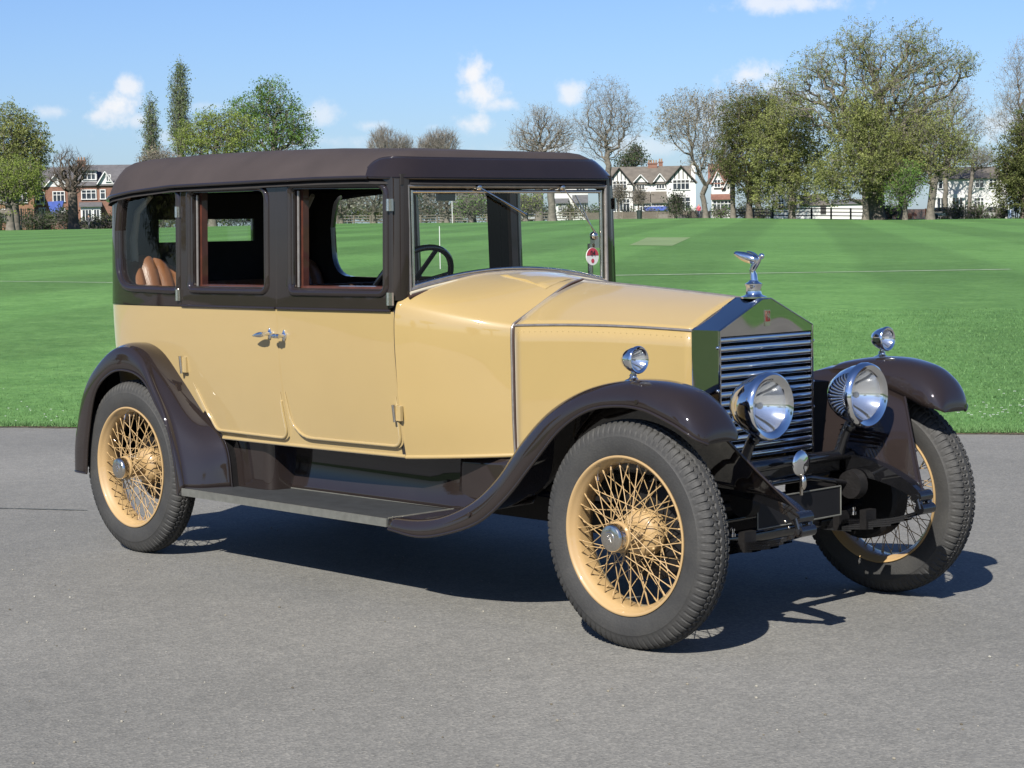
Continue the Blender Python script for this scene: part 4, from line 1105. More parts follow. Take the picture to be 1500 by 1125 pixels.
# ---- wheels (local: axle along y, outer face towards -y)
def make_wheel():
    root = empty('wheel')
    NA, R0 = 880, .418
    prof = [(.280, -.046), (.284, -.056), (.290, -.060), (.302, -.0635), (.315, -.067), (.330, -.0695), (.345, -.070), (.360, -.0690), (.362, -.0672), (.372, -.0655), (.382, -.0625), (.391, -.0585), (.398, -.0545), (.4035, -.050), (.4075, -.046)]
    mid = [(.4075+.0105*(1-(abs(y)/.046)**2.0), y) for y in np.linspace(-.042, .042, 31)]
    prof = prof+mid+[(r, -y) for r, y in prof[::-1]]
    pr = np.array(prof); np_ = len(pr); th = np.arange(NA)*2*PI/NA; NB = 88
    R = np.repeat(pr[None, :, 0], NA, 0); Y = np.repeat(pr[None, :, 1], NA, 0); T = np.repeat(th[:, None], np_, 1)
    ph = (T*NB/(2*PI)) % 1.0; tri = np.abs(ph-.5)*2
    g = np.zeros_like(R)
    for yc, amp in ((-.0125, .0035), (.0125, -.0035), (-.031, .0045), (.031, -.0045)):
        g = np.maximum(g, (np.abs(Y-(yc+amp*(tri-.5)*2)) < .0030)*.0065)
    sh = (np.abs(Y) > .032) & (R > .374) & (((ph+np.sign(Y)*.25) % 1.0) < .32)
    g = np.maximum(g, sh*.006)
    c_ = (np.abs(Y) < .031) & (np.abs(Y) > .014) & (((ph+.5+np.sign(Y)*.25) % 1.0) < .16); g = np.maximum(g, c_*.005)
    R = R-g; rib = (np.abs(Y) > .0675) & (R > .334) & (R < .340); R = R; Y = Y*(1+.012*rib)
    # flattening at the contact patch is taken up by the bulge
    V = np.stack([R*np.cos(T), Y, R*np.sin(T)], 2); zmin = -.4145
    low = V[:, :, 2] < zmin; V[:, :, 2] = np.where(low, zmin, V[:, :, 2])
    i = np.arange(NA)[:, None]; j = np.arange(np_-1)[None]; i2 = (i+1) % NA
    F = np.stack([(i*np_+j), (i2*np_+j), (i2*np_+j+1), (i*np_+j+1)], 2).reshape(-1, 4)
    t = np_mesh('tyre', V.reshape(-1, 3), F, M['rubber'], root, True); t.data.set_sharp_from_angle(angle=math.radians(38))
    mb = MB(); mb.lathe([(-.040, .281), (-.052, .286), (-.060, .291), (-.065, .291), (-.067, .287), (-.065, .282), (-.056, .277), (-.046, .270), (-.036, .262), (-.020, .259), (.020, .259), (.036, .262), (.046, .270), (.056, .277), (.065, .282), (.067, .287), (.060, .291), (.040, .281), (-.040, .281)], (0, 0, 0), (0, 1, 0), 96)
    rim = mb.build('rim', M['wheelcream'], root, ang=60)
    mb = MB(); mb.lathe([(-.092, .044), (-.092, .056), (-.086, .058), (-.080, .056), (-.076, .046), (-.02, .044), (.0, .048), (.004, .066), (.018, .082), (.040, .088), (.060, .088), (.066, .080), (.095, .078), (.095, .02)], (0, 0, 0), (0, 1, 0), 40)
    for k in range(10):
        a = 2*PI*k/10; mb.sphere((.084*math.cos(a), .022, .084*math.sin(a)), .007, 8, 6)
    hub = mb.build('hub', M['wheelcream'], root, ang=40)
    mb = MB(); mb.lathe([(-.088, .046), (-.094, .050), (-.118, .0515), (-.126, .050), (-.132, .045), (-.135, .034), (-.1355, .024), (-.137, .022), (-.1375, .0005)], (0, 0, 0), (0, 1, 0), 40)
    hc = mb.build('hub_cap', M['nickel'], root, ang=30)
    text_mesh('hub_letter', 'R', .022, (-.004, -.1378, .004), (PI/2, 0, 0), M['chrome'], hc); text_mesh('hub_letter', 'R', .022, (.004, -.1378, -.004), (PI/2, 0, 0), M['chrome'], hc)
    mb = MB()
    def spoke(a, yh, rh, yr, rr, tw, r=.0019):
        ah = a+tw; p0 = Vector((rh*math.cos(ah), yh, rh*math.sin(ah))); p1 = Vector((rr*math.cos(a), yr, rr*math.sin(a))); q = p0.lerp(p1, .93)
        mb.tube([p0, q], r, 6, caps=False); mb.tube([q, p1], r*1.7, 6)
    for k in range(36):
        a = 2*PI*k/36; tw = 1.05 if k % 2 else -1.05
        spoke(a, -.083 if k % 4 < 2 else -.072, .052, -.030, .2605, tw)
    for k in range(36):
        a = 2*PI*(k+.5)/36; tw = .85 if k % 2 else -.85
        spoke(a, .052 if k % 4 < 2 else .030, .086, -.006, .2605, tw)
    mb.build('spokes', M['wheelcream'], root, ang=60)
    mb = MB(); mb.tube([(.262*math.cos(2.2), -.03, .262*math.sin(2.2)), (.232*math.cos(2.22), -.045, .232*math.sin(2.22))], .0045, 8); mb.build('valve', M['nickel'], root)
    return root
w0 = make_wheel(); w0.parent = CAR; w0.location = (0, -.750, .4145)
tag(w0, 'near front wheel facing the camera')
for x, sg, lb in ((-WB, -1, 'near rear wheel under the rear wing'), (0, 1, 'far front wheel seen from its inner side'), (-WB, 1, 'far rear wheel behind the car')):
    c = copy_tree(w0, CAR); c.location = (x, sg*.750, .4145); tag(c, lb)
    c.rotation_euler = (0, .37, 0) if sg < 0 else (0, .9, PI)

# ---- interior
def seat(x, w, zt, mat, name, ztops, lean=.14, depth=.5):
    s = empty(name); s.parent = CAR
    mb = MB(); n = 112; rows = []
    for i in range(n+1):
        y = -w+2*w*i/n; ridge = .016*(1-abs(math.cos(PI*i*14/n))**7); zt_ = float(np.interp(y, ztops[0], ztops[1])); row = []
        for k in range(11):
            t = k/10; z = .84+(zt_-.84)*t; xx = x-lean*t+ridge+.05*math.sin(PI*t)*.6
            if t > .93: xx -= .02
            row.append((xx, y, z))
        row.append((x-lean-.06, y, zt_+.004)); row.append((x-lean-.10, y, zt_-.05)); row.append((x-lean-.10, y, .84))
        rows.append(row)
    mb.grid(rows); mb.build('backrest', mat, s, ang=50)
    mb = MB(); rows = []
    for i in range(n+1):
        y = -w+2*w*i/n; ridge = .012*abs(math.sin(PI*i*14/n)); rows.append([(x-.05, y, .85+ridge), (x+.1, y, .90+ridge), (x+depth-.05, y, .91+ridge), (x+depth, y, .87), (x+depth, y, .64)])
    mb.grid(rows); mb.build('cushion', mat, s, ang=50); return s
seat(-3.44, .60, 1.42, M['tan'], 'rear_seat', ([-.6, -.55, -.47, -.38, -.25, -.1, .3, .5, .6], [1.36, 1.395, 1.425, 1.40, 1.33, 1.28, 1.28, 1.40, 1.36]), .16)
seat(-2.12, .60, 1.28, M['trimbrown'], 'front_seat', ([-.6, .6], [1.285, 1.285]), .12, .42)
for sg in (-1, 1):   # pale curtain roll by the rear window and a rear corner lining
    mb = MB(); mb.tube([(-3.62, sg*.53, 1.30), (-3.63, sg*.53, 1.50), (-3.60, sg*.52, 1.64), (-3.50, sg*.50, 1.72)], [.022, .022, .016, .012], 10)
    mb.build('curtain', M['beige'], CAR, ang=60)
sw = Vector((-1.80, -.262, 1.285)); tilt = Vector((-.80, 0, .60)).normalized()
mb = MB(); ux = Vector((0, 1, 0)); uz = tilt.cross(ux)
mb.tube([sw+ux*(.205*math.cos(a))+uz*(.205*math.sin(a)) for a in np.linspace(0, 2*PI, 48, endpoint=False)], .014, 10, closed=True)
st = mb.build('steering_wheel', M['black'], CAR, ang=60)
mb = MB()
for a in (PI/2, PI/2+2*PI/3, PI/2+4*PI/3, -PI/2): mb.tube([sw, sw+ux*(.2*math.cos(a+.25))+uz*(.2*math.sin(a+.25))], .011, 8)
mb.tube([sw, sw-tilt*.5], .02, 10); mb.sphere(sw, .035); mb.build('steering_column', M['black'], st)
# ================================================================== background: trees, houses, fences, people
def mpp(D): return D/FPX


def leaf_mat(name, c1, c2, c3):
    m, nt, b = mat_new(name); g = nt.nodes.new('ShaderNodeNewGeometry'); n = noise(nt, .45, 3)
    a = ramp(nt, g.outputs['Random Per Island'], [(0, kc(c1)), (.5, kc(c2)), (1, kc(c3))]); c = ramp(nt, n.outputs['Fac'], [(.35, (.72, .74, .72)), (.65, (1.25, 1.22, 1.2))])
    mx = nt.nodes.new('ShaderNodeMixRGB'); mx.blend_type = 'MULTIPLY'; mx.inputs[0].default_value = 1; nt.links.new(a, mx.inputs[1]); nt.links.new(c, mx.inputs[2])
    nt.links.new(mx.outputs[0], b.inputs['Base Color']); b.inputs['Roughness'].default_value = .7; b.inputs['Specular IOR Level'].default_value = .2
    tr = nt.nodes.new('ShaderNodeBsdfTranslucent'); nt.links.new(mx.outputs[0], tr.inputs[0]); ms = nt.nodes.new('ShaderNodeMixShader'); ms.inputs[0].default_value = .42
    nt.links.new(b.outputs[0], ms.inputs[1]); nt.links.new(tr.outputs[0], ms.inputs[2]); nt.links.new(ms.outputs[0], nt.nodes['Material Output'].inputs[0]); return m


LM = {
    'olive': leaf_mat('leaf_olive', (.20, .235, .068), (.30, .34, .105), (.42, .46, .17)),
    'olive2': leaf_mat('leaf_olive_pale', (.18, .20, .08), (.26, .28, .11), (.35, .37, .17)),
    'bright': leaf_mat('leaf_bright', (.10, .21, .035), (.17, .31, .06), (.26, .40, .11)),
    'bright2': leaf_mat('leaf_yellow_green', (.18, .25, .045), (.29, .38, .075), (.40, .48, .14)),
    'bud': leaf_mat('leaf_bud', (.30, .27, .17), (.38, .34, .22), (.46, .42, .28)),
    'grey': leaf_mat('leaf_poplar', (.15, .21, .09), (.23, .30, .14), (.33, .40, .22)),
    'dark': leaf_mat('leaf_dark', (.035, .065, .028), (.06, .10, .04), (.11, .15, .06)),
    'ivy': leaf_mat('leaf_ivy', (.085, .11, .035), (.155, .18, .055), (.24, .27, .09)),
    'bloss': leaf_mat('leaf_blossom', (.26, .28, .20), (.42, .43, .34), (.62, .60, .55)),
    'hedge': leaf_mat('leaf_hedge', (.06, .11, .035), (.11, .18, .055), (.18, .25, .09)),
    'brush': leaf_mat('leaf_brush', (.20, .17, .12), (.28, .24, .17), (.36, .32, .24)),
}
BARK = simple('bark', (.17, .15, .12), .9, var=.35, scale=3, bmp=.4, bscale=20)
BARKD = simple('bark_dark', (.13, .105, .08), .9, var=.35, scale=3)
TWIG = simple('twig_bark', (.27, .245, .205), .9, var=.25, scale=2)


def grow_tree(rng, pts, trunk, bf=.35, seg=1.0, jit=.055):
    """joins crown points to a trunk polyline, nearest first, balancing path length; returns nodes, parents, radii weights"""
    N = [np.array(trunk[0], float)]; par = [-1]; pl = [0.0]
    for i in range(1, len(trunk)):
        N.append(np.array(trunk[i], float)); par.append(i-1); pl.append(pl[-1]+float(np.linalg.norm(N[-1]-N[-2])))
    cap = 60000; A = np.zeros((cap, 3)); PL = np.zeros(cap); n = len(N); A[:n] = N; PL[:n] = pl
    first = max(1, int(n*.45)); c0 = A[n-1]
    order = np.argsort(np.linalg.norm((pts-A[first])*np.array([1, 1, .9]), axis=1)); ends = []
    for q in order:
        p = pts[q]; d = np.linalg.norm(A[first:n]-p, axis=1); cost = d+bf*PL[first:n]+np.maximum(0, A[first:n, 2]-p[2])*.9
        k = first+int(np.argmin(cost)); L = d[k-first]; m = max(1, int(L/seg)); a = A[k]; prev = k
        if n+m >= cap: break
        side = rng.normal(0, jit*L, 3); side[2] = abs(side[2])*.3
        for j in range(1, m+1):
            t = j/m; x = a+(p-a)*t+side*math.sin(PI*t)+(rng.normal(0, jit*seg*.6, 3) if j < m else 0)
            A[n] = x; PL[n] = PL[prev]+np.linalg.norm(x-A[prev]); par.append(prev); prev = n; n += 1
        ends.append(prev)
    w = np.zeros(n); w[ends] += 1
    for i in range(n-1, 0, -1): w[par[i]] += w[i]
    return A[:n], np.array(par), np.maximum(w, 1), ends


def tree(name, label, px, D, lobes, leaf=None, cover=2.0, lsize=.17, n=700, bark=None, r0=.5, group=None, seed=1, trunk_to=None, depth=.9, rt=.02, bf=.3, cat='tree', twigs=3, shell=.42, clump=.55, ybase=None, lean=0, twl=1.1, spread_leaf=1.0):
    """tree with its foot in column px at distance D metres; lobes = crown bulges (column, row, half width, half height) seen from the road"""
    rng = np.random.default_rng(seed); g = at(px, D); root = empty(name, g); s = mpp(D); root.rotation_euler = (0, 0, 0)
    sx = Vector((CR.x, CR.y, 0)).normalized(); sy = Vector((-sx.y, sx.x, 0)); sx = np.array(sx); sy = np.array(sy)
    def loc(cx, cy): return (cx-px)*s, CAM.z+(hz(cx)-cy)*s-g.z
    L = [(*loc(a, b), rx*s, rz*s) for a, b, rx, rz in lobes]; ar = np.array([l[2]*l[3] for l in L]); pr = ar/ar.sum()
    idx = rng.choice(len(L), n, p=pr); v = rng.normal(0, 1, (n, 3)); v /= np.linalg.norm(v, axis=1)[:, None]; r = rng.uniform(0, 1, n)**shell
    Lx = np.array(L)[idx]; U = Lx[:, 0]+v[:, 0]*r*Lx[:, 2]; W = v[:, 1]*r*Lx[:, 2]*depth; Z = Lx[:, 1]+v[:, 2]*r*Lx[:, 3]
    pts = U[:, None]*sx+W[:, None]*sy; pts[:, 2] = np.maximum(Z, .25)
    zlow = min(l[1]-l[3] for l in L); zc = np.average([l[1] for l in L], weights=ar); uc = np.average([l[0] for l in L], weights=ar)
    zt = trunk_to if trunk_to is not None else max(.5, zlow+(zc-zlow)*.55); m = max(4, int(zt/.9)); tr = []
    for i in range(m+1):
        t = i/m; b = sx*(uc*.55*t*t+lean*t)+rng.normal(0, .05*zt*.15, 3)*(t > 0); b[2] = zt*t; tr.append(b)
    A, par, w, ends = grow_tree(rng, pts, tr, bf)
    wr = w[0]; rad = np.maximum(rt, r0*(w/wr)**.5)
    # extra fine twigs at the ends of the branches
    if twigs:
        e = np.repeat(np.array(ends), twigs); dirs = A[e]-A[par[e]]; dirs /= (np.linalg.norm(dirs, axis=1)[:, None]+1e-6)
        dirs = dirs+rng.normal(0, .65, dirs.shape); dirs[:, 2] += .25; dirs /= np.linalg.norm(dirs, axis=1)[:, None]
        k = rng.choice([0, 1], len(e)); st = np.where(k[:, None] == 1, A[e], .5*(A[e]+A[par[e]])); tl = rng.uniform(.5, 1.2, len(e))*twl; tips = st+dirs*tl[:, None]
    thick = np.where((rad > rt*2.2) & (np.arange(len(A)) > 0))[0]; thin = np.where((rad <= rt*2.2) & (np.arange(len(A)) > 0))[0]
    def tubes(P0, P1, R0, R1, ns):
        d = P1-P0; ln = np.linalg.norm(d, axis=1)[:, None]+1e-9; d = d/ln; up = np.where(np.abs(d[:, 2:3]) < .9, np.array([[0, 0, 1.0]]), np.array([[1.0, 0, 0]])); u = np.cross(d, up); u /= np.linalg.norm(u, axis=1)[:, None]; ww = np.cross(d, u)
        V = np.empty((len(P0), 2, ns, 3))
        for q in range(ns):
            a = 2*PI*q/ns; o = u*math.cos(a)+ww*math.sin(a); V[:, 0, q] = P0-d*R0[:, None]*.15+o*R0[:, None]; V[:, 1, q] = P1+o*R1[:, None]
        base = (np.arange(len(P0))*2*ns)[:, None]; F = np.stack([np.concatenate([base+q, base+(q+1) % ns, base+ns+(q+1) % ns, base+ns+q], 1) for q in range(ns)], 1).reshape(-1, 4)
        return V.reshape(-1, 3), F
    fl = 1+.45*np.exp(-A[:, 2]/(r0*1.1))*(np.arange(len(A)) <= m)
    V, F = tubes(A[par[thick]], A[thick], rad[par[thick]]*fl[par[thick]]*np.where(par[thick] <= m, 1, .8), rad[thick]*fl[thick], 8); np_mesh('trunk', V, F, bark or BARK, root, True)
    V, F = tubes(A[par[thin]], A[thin], np.minimum(rad[par[thin]], rt*1.5), np.full(len(thin), rt*.8), 3)
    if twigs: V2, F2 = tubes(st, tips, np.full(len(st), rt*.7), np.full(len(st), rt*.35), 3); F = np.concatenate([F, F2+len(V)]); V = np.concatenate([V, V2])
    np_mesh('twigs', V, F, TWIG if bark is None else bark, root)
    if leaf:
        area = PI*sum(l[2]*l[3] for l in L); nl = int(min(75000, area*cover/(2*lsize*lsize*.62)))
        src = np.concatenate([A[ends], tips, tips]) if twigs else A[ends]
        # clumps: some branch ends carry many leaves, others few
        pw = rng.uniform(0, 1, len(src))**(clump*4)+.03; pw /= pw.sum(); c = src[rng.choice(len(src), nl, p=pw)]+rng.normal(0, 1, (nl, 3))*np.array([1, 1, .75])*(lsize*2.0*spread_leaf)
        c[:, 2] = np.maximum(c[:, 2], .1)
        sz = rng.uniform(.55, 1.35, nl)*lsize; d1 = rng.normal(0, 1, (nl, 3)); d1 /= np.linalg.norm(d1, axis=1)[:, None]; d2 = np.cross(d1, rng.normal(0, 1, (nl, 3))); d2 /= np.linalg.norm(d2, axis=1)[:, None]
        Q = np.empty((nl, 4, 3)); Q[:, 0] = c-d1*sz[:, None]; Q[:, 1] = c-d2*sz[:, None]*.62; Q[:, 2] = c+d1*sz[:, None]; Q[:, 3] = c+d2*sz[:, None]*.62
        np_mesh('crown', Q.reshape(-1, 3), np.arange(nl*4).reshape(-1, 4), LM[leaf], root)
    tag(root, label, cat, group); return root


TG = 'trees round the edge of the playing field'
# left side
tree('willow_tree', 'large olive green tree at the left edge of the field', 22, 250, [(12, 205, 46, 46), (45, 215, 28, 36), (20, 250, 50, 40), (62, 225, 16, 24)], 'olive', 2.97, 0.109, 900, rt=.013, twigs=2, seed=3, group=TG, r0=.6)
tree('willow_tree', 'lower yellow green tree beneath the large olive tree at the left edge', 16, 240, [(15, 270, 40, 34), (45, 275, 20, 26), (-10, 280, 26, 34)], 'bright2', 2.97, 0.102, 600, rt=.013, twigs=2, seed=33, r0=.45)
tree('bare_tree', 'thick trunked bare tree in front of the brick houses', 109, 262, [(106, 246, 26, 22), (122, 250, 18, 16), (88, 262, 14, 14), (112, 275, 16, 12)], None, n=420, seed=4, group=TG, bark=BARKD, r0=.62, trunk_to=4.5, rt=.022)
tree('poplar_tree', 'shorter of the two slender poplars', 226, 330, [(226, 168, 7, 22), (226, 195, 11, 30), (226, 225, 12, 30)], 'grey', 2.56, 0.129, 520, rt=.013, twigs=2, seed=5, group=TG, r0=.35, trunk_to=18, bf=.9)
tree('poplar_tree', 'taller slender poplar above the rear of the car roof', 270, 320, [(271, 115, 8, 22), (270, 145, 13, 34), (269, 190, 16, 46)], 'grey', 3.10, 0.129, 800, rt=.013, twigs=2, seed=6, group=TG, r0=.4, trunk_to=22, bf=.9)
tree('leafy_tree', 'bright green broad tree above the car roof', 404, 270, [(402, 150, 30, 30), (370, 172, 30, 28), (425, 178, 34, 30), (445, 205, 24, 22), (395, 205, 50, 34)], 'bright', 2.03, 0.122, 1100, rt=.013, twigs=2, seed=7, group=TG, r0=.6)
tree('leafy_tree', 'lower yellow green tree left of the bright green tree', 312, 262, [(312, 185, 24, 20), (345, 195, 34, 26), (290, 210, 34, 26), (330, 222, 50, 26)], 'bright2', 2.56, 0.109, 900, rt=.013, twigs=2, seed=8, group=TG, r0=.5)
tree('scrub_tree', 'brownish bushy tree below the shorter poplar', 238, 280, [(238, 240, 30, 20), (222, 250, 18, 18)], 'brush', 1.2, .13, 500, seed=9, group=TG, r0=.3)
tree('bare_tree', 'left of two twiggy bare tree tops showing over the roof', 575, 300, [(565, 215, 24, 26), (592, 222, 18, 24)], None, n=900, seed=10, group=TG, r0=.35, rt=.024, bf=.9, twigs=4)
tree('bare_tree', 'right of two twiggy bare tree tops showing over the roof', 646, 300, [(650, 215, 26, 24), (630, 222, 18, 22)], None, n=900, seed=12, group=TG, r0=.35, rt=.024, bf=.9, twigs=4)
# seen through the car
for i, (px, yt, hw, lf, lb) in enumerate(((500, 268, 40, 'bloss', 'pale blossom tree seen through the side window'), (548, 262, 36, 'bloss', 'greyish blossom tree beside the goal posts'),
        (610, 255, 38, 'brush', 'brown twiggy tree seen above the steering wheel'), (655, 258, 36, 'brush', 'grey brown twiggy tree behind the windscreen'), (694, 266, 28, 'bloss', 'white blossom tree behind the windscreen'), (690, 292, 20, 'bright', 'small bright green tree below the white blossom tree'),
        (770, 288, 24, 'bright2', 'small green tree seen through the passenger side of the windscreen'), (590, 285, 24, 'dark', 'dark shrub seen above the steering wheel'))):
    yb = 322; tree('blossom_tree' if lf == 'bloss' else 'scrub_tree', lb, px, 252-i*2, [(px, (yt+yb)/2-4, hw, (yb-yt)/2-4), (px+hw*.4, yt+14, hw*.5, 12), (px-hw*.4, yt+16, hw*.5, 12)], lf, 1.1 if lf in ('bloss', 'brush') else 2, .13, 500, seed=40+i, group=TG, r0=.3)
# centre
tree('bare_tree', 'wide bare tree behind the windscreen top', 790, 262, [(795, 175, 26, 22), (770, 200, 26, 24), (825, 195, 26, 26), (795, 215, 50, 24)], 'bud', .12, .08, 909, seed=13, group=TG, r0=.5, rt=.016, twigs=3, shell=.5)
tree('bare_tree', 'grey trunked tree standing behind the windscreen', 809, 225, [(805, 250, 26, 16)], 'brush', .1, .1, 200, seed=14, group=TG, r0=.42, trunk_to=5.5)
tree('bare_tree', 'tall bare rounded tree left of the half timbered houses', 892, 262, [(893, 150, 38, 36), (870, 185, 34, 34), (915, 180, 32, 34), (890, 210, 48, 28)], 'bud', .12, .08, 1050, seed=15, group=TG, r0=.38, trunk_to=9, rt=.016, twigs=3, shell=.5, bf=.25)
tree('budding_tree', 'fan shaped tree with fine tan buds in front of the house', 1034, 250, [(1005, 165, 44, 26), (1050, 158, 40, 26), (985, 190, 30, 24), (1030, 195, 56, 36), (1040, 235, 36, 30)], 'bud', .6, .10, 1050, seed=16, group=TG, r0=.33, trunk_to=3, rt=.016, twigs=3, shell=.4, bf=.55)
tree('budding_tree', 'pale topped tree between the fan shaped tree and the oak', 1110, 285, [(1095, 145, 34, 20), (1140, 150, 30, 22), (1110, 175, 56, 30)], 'bud', .7, .11, 700, seed=17, group=TG, r0=.45, rt=.016, bf=.5)
tree('pine_tree', 'dark green conifer rising behind the half timbered houses', 930, 385, [(932, 225, 10, 9), (930, 236, 20, 10), (915, 240, 12, 8)], 'dark', 4, .22, 420, seed=18, group=TG, r0=.4)
tree('ivy_tree', 'dark ivy clad tree right of the fan shaped tree', 1098, 236, [(1085, 190, 34, 40), (1120, 180, 30, 36), (1080, 235, 34, 36), (1105, 270, 34, 34)], 'ivy', 3.51, 0.102, 1000, rt=.013, twigs=2, seed=19, group=TG, bark=BARKD, r0=.36)
tree('ivy_tree', 'olive green tree touching the left side of the great oak', 1160, 232, [(1165, 185, 44, 40), (1150, 230, 46, 42), (1185, 240, 44, 44), (1150, 278, 48, 30), (1125, 215, 30, 40)], 'olive', 3.24, 0.102, 1300, rt=.013, twigs=2, seed=20, group=TG, r0=.36)
tree('oak_tree', 'great spreading oak with the tallest crown on the right', 1281, 225, [(1262, 80, 42, 42), (1335, 82, 50, 44), (1205, 108, 40, 36), (1385, 105, 42, 30), (1165, 140, 34, 36), (1300, 130, 80, 46), (1415, 105, 16, 16), (1280, 185, 80, 44), (1225, 165, 40, 40), (1350, 165, 50, 40)], 'olive', .95, 0.081, 2000, seed=21, group=TG, r0=1.0, trunk_to=11, rt=.018, twigs=3, shell=.55, bf=.28, clump=.4)
tree('ivy_tree', 'dense ivy growth round the trunk of the great oak', 1268, 222, [(1262, 180, 40, 40), (1270, 220, 60, 40), (1255, 255, 70, 34), (1300, 245, 50, 40), (1225, 275, 40, 26)], 'olive', 3.10, 0.102, 1400, rt=.013, twigs=2, seed=22, group=TG, r0=.34)
tree('leafy_tree', 'olive green lower tree right of the great oak trunk', 1318, 228, [(1320, 215, 40, 36), (1330, 250, 34, 30), (1305, 262, 30, 24), (1345, 205, 36, 34)], 'olive', 2.97, 0.102, 900, rt=.013, twigs=2, seed=23, group=TG, r0=.28)
tree('leafy_tree', 'small bright green tree between the oak and the white house', 1326, 220, [(1330, 270, 22, 26), (1320, 288, 20, 20)], 'bright', 2.97, 0.095, 420, rt=.013, twigs=2, seed=24, group=TG, r0=.25)
tree('leafy_tree', 'olive tree with a pollarded trunk in front of the white house', 1363, 222, [(1365, 205, 40, 34), (1385, 235, 36, 28), (1355, 250, 26, 22), (1400, 215, 26, 24)], 'olive', 2.03, 0.095, 900, rt=.013, twigs=2, seed=25, group=TG, r0=.42, trunk_to=5)
tree('bare_tree', 'bare tree top behind the right side of the great oak', 1385, 262, [(1395, 155, 30, 34), (1375, 185, 44, 36), (1420, 195, 22, 34)], 'bud', .35, .10, 700, seed=26, group=TG, r0=.32, rt=.016, twigs=3)
tree('leafy_tree', 'low yellow green tree in front of the white house', 1420, 250, [(1425, 232, 32, 14), (1440, 240, 26, 10)], 'olive2', 0.7, 0.095, 600, rt=.013, twigs=2, seed=27, group=TG, r0=.25)
tree('bare_tree', 'tall bare tree at the right edge of the photo', 1500, 262, [(1500, 95, 26, 30), (1490, 135, 34, 40), (1475, 180, 34, 40), (1510, 180, 44, 50)], 'bud', .15, .08, 979, seed=28, group=TG, r0=.32, rt=.016, twigs=3, bf=.5)
tree('evergreen_tree', 'dark brownish evergreen at the right edge of the photo', 1502, 232, [(1505, 200, 24, 34), (1492, 240, 30, 44), (1482, 275, 22, 34), (1510, 270, 34, 44)], 'ivy', 3.78, 0.109, 900, rt=.013, twigs=2, seed=29, group=TG, bark=BARKD)
tree('bare_tree', 'slim leaning tree beside the red roofed house', 1074, 238, [(1074, 250, 16, 24)], 'brush', .4, .1, 260, seed=30, group=TG, r0=.3, trunk_to=6)
SG = 'young trees and shrubs by the garden fences'
tree('young_tree', 'slim young tree before the left timbered gable', 907, 262, [(907, 288, 9, 14)], 'brush', 1.6, .12, 200, seed=50, group=SG, r0=.12)
tree('young_tree', 'slim young tree before the lean-to roof', 936, 262, [(936, 290, 8, 13)], 'brush', 1.6, .12, 200, seed=51, group=SG, r0=.12)
tree('holly_bush', 'dark round evergreen bush before the right timbered gable', 990, 258, [(990, 299, 10, 12), (990, 308, 12, 8)], 'dark', 4, .14, 300, seed=52, group=SG, r0=.15, cat='bush')
spots = [(-8, 312, 20, 'hedge'), (48, 318, 18, 'dark'), (72, 316, 14, 'hedge'), (95, 310, 14, 'dark'), (128, 326, 18, 'hedge'), (155, 322, 16, 'ivy'), (180, 318, 14, 'hedge'), (210, 316, 24, 'hedge'), (250, 312, 24, 'ivy'), (290, 314, 24, 'hedge'), (335, 312, 24, 'hedge'), (380, 308, 26, 'ivy'), (430, 306, 24, 'hedge'),
         (478, 304, 22, 'dark'), (515, 300, 20, 'hedge'), (552, 302, 20, 'ivy'), (625, 304, 20, 'dark'), (665, 306, 18, 'hedge'), (720, 300, 20, 'ivy'), (752, 300, 18, 'hedge'), (792, 305, 14, 'hedge'), (835, 307, 12, 'ivy'), (868, 308, 14, 'hedge'),
         (920, 311, 8, 'hedge'), (952, 312, 9, 'ivy'), (1012, 311, 10, 'hedge'), (1056, 308, 13, 'hedge'), (1092, 306, 12, 'ivy'), (1118, 309, 12, 'hedge'), (1300, 305, 14, 'dark'), (1400, 308, 12, 'ivy'), (1432, 306, 12, 'hedge'), (1470, 306, 12, 'dark'), (1515, 298, 18, 'dark')]
places = ['at the far left edge of the photo', 'below the mesh fence', 'left of the blue tarpaulin', 'right of the blue tarpaulin', 'before the brick house bay', 'at the corner of the brick house', 'hidden just behind the rear of the car', 'behind the rear quarter of the car', 'behind the rear side window', 'behind the rear door of the car', 'behind the middle of the car', 'behind the door handles of the car', 'behind the front door pillar',
          'left of the leftmost goal post', 'right of the leftmost goal post', 'at the right end of the side window view', 'above the left part of the steering wheel', 'near the windscreen goal post', 'behind the dark centre pillar, left one', 'behind the dark centre pillar, right one', 'below the wide bare tree', 'under the timbered house seen through the glass', 'behind the far windscreen pillar',
          'before the left timbered gable', 'under the lean-to roofs', 'before the right timbered gable', 'below the red roofed house', 'between the fan shaped tree and the ivy tree', 'left of the low white building', 'just right of the oak trunk', 'in front of the white house door', 'before the white house windows', 'at the right end of the white house', 'at the right edge of the photo']
for i, (px, yt, hw, lf) in enumerate(spots):
    D = 266+(i % 3)*2-(34 if px > 1280 else 0); s_ = mpp(D); yb = hz(px)+(CAM.z-at(px, D).z)/s_; hh = max(4, (yb-yt)/2)
    tree('shrub', '%s shrub %s' % ({'hedge': 'green', 'dark': 'dark green', 'ivy': 'olive brown'}[lf], places[i]), px, D, [(px, yb-hh, hw, hh), (px+hw*.35, yt+hh*.7, hw*.5, hh*.6), (px-hw*.4, yt+hh*.8, hw*.5, hh*.6)], lf, 2.6, .14, 220, seed=70+i,
         group='shrubs along the field edge', r0=.12, cat='shrub', twigs=2, trunk_to=.5)
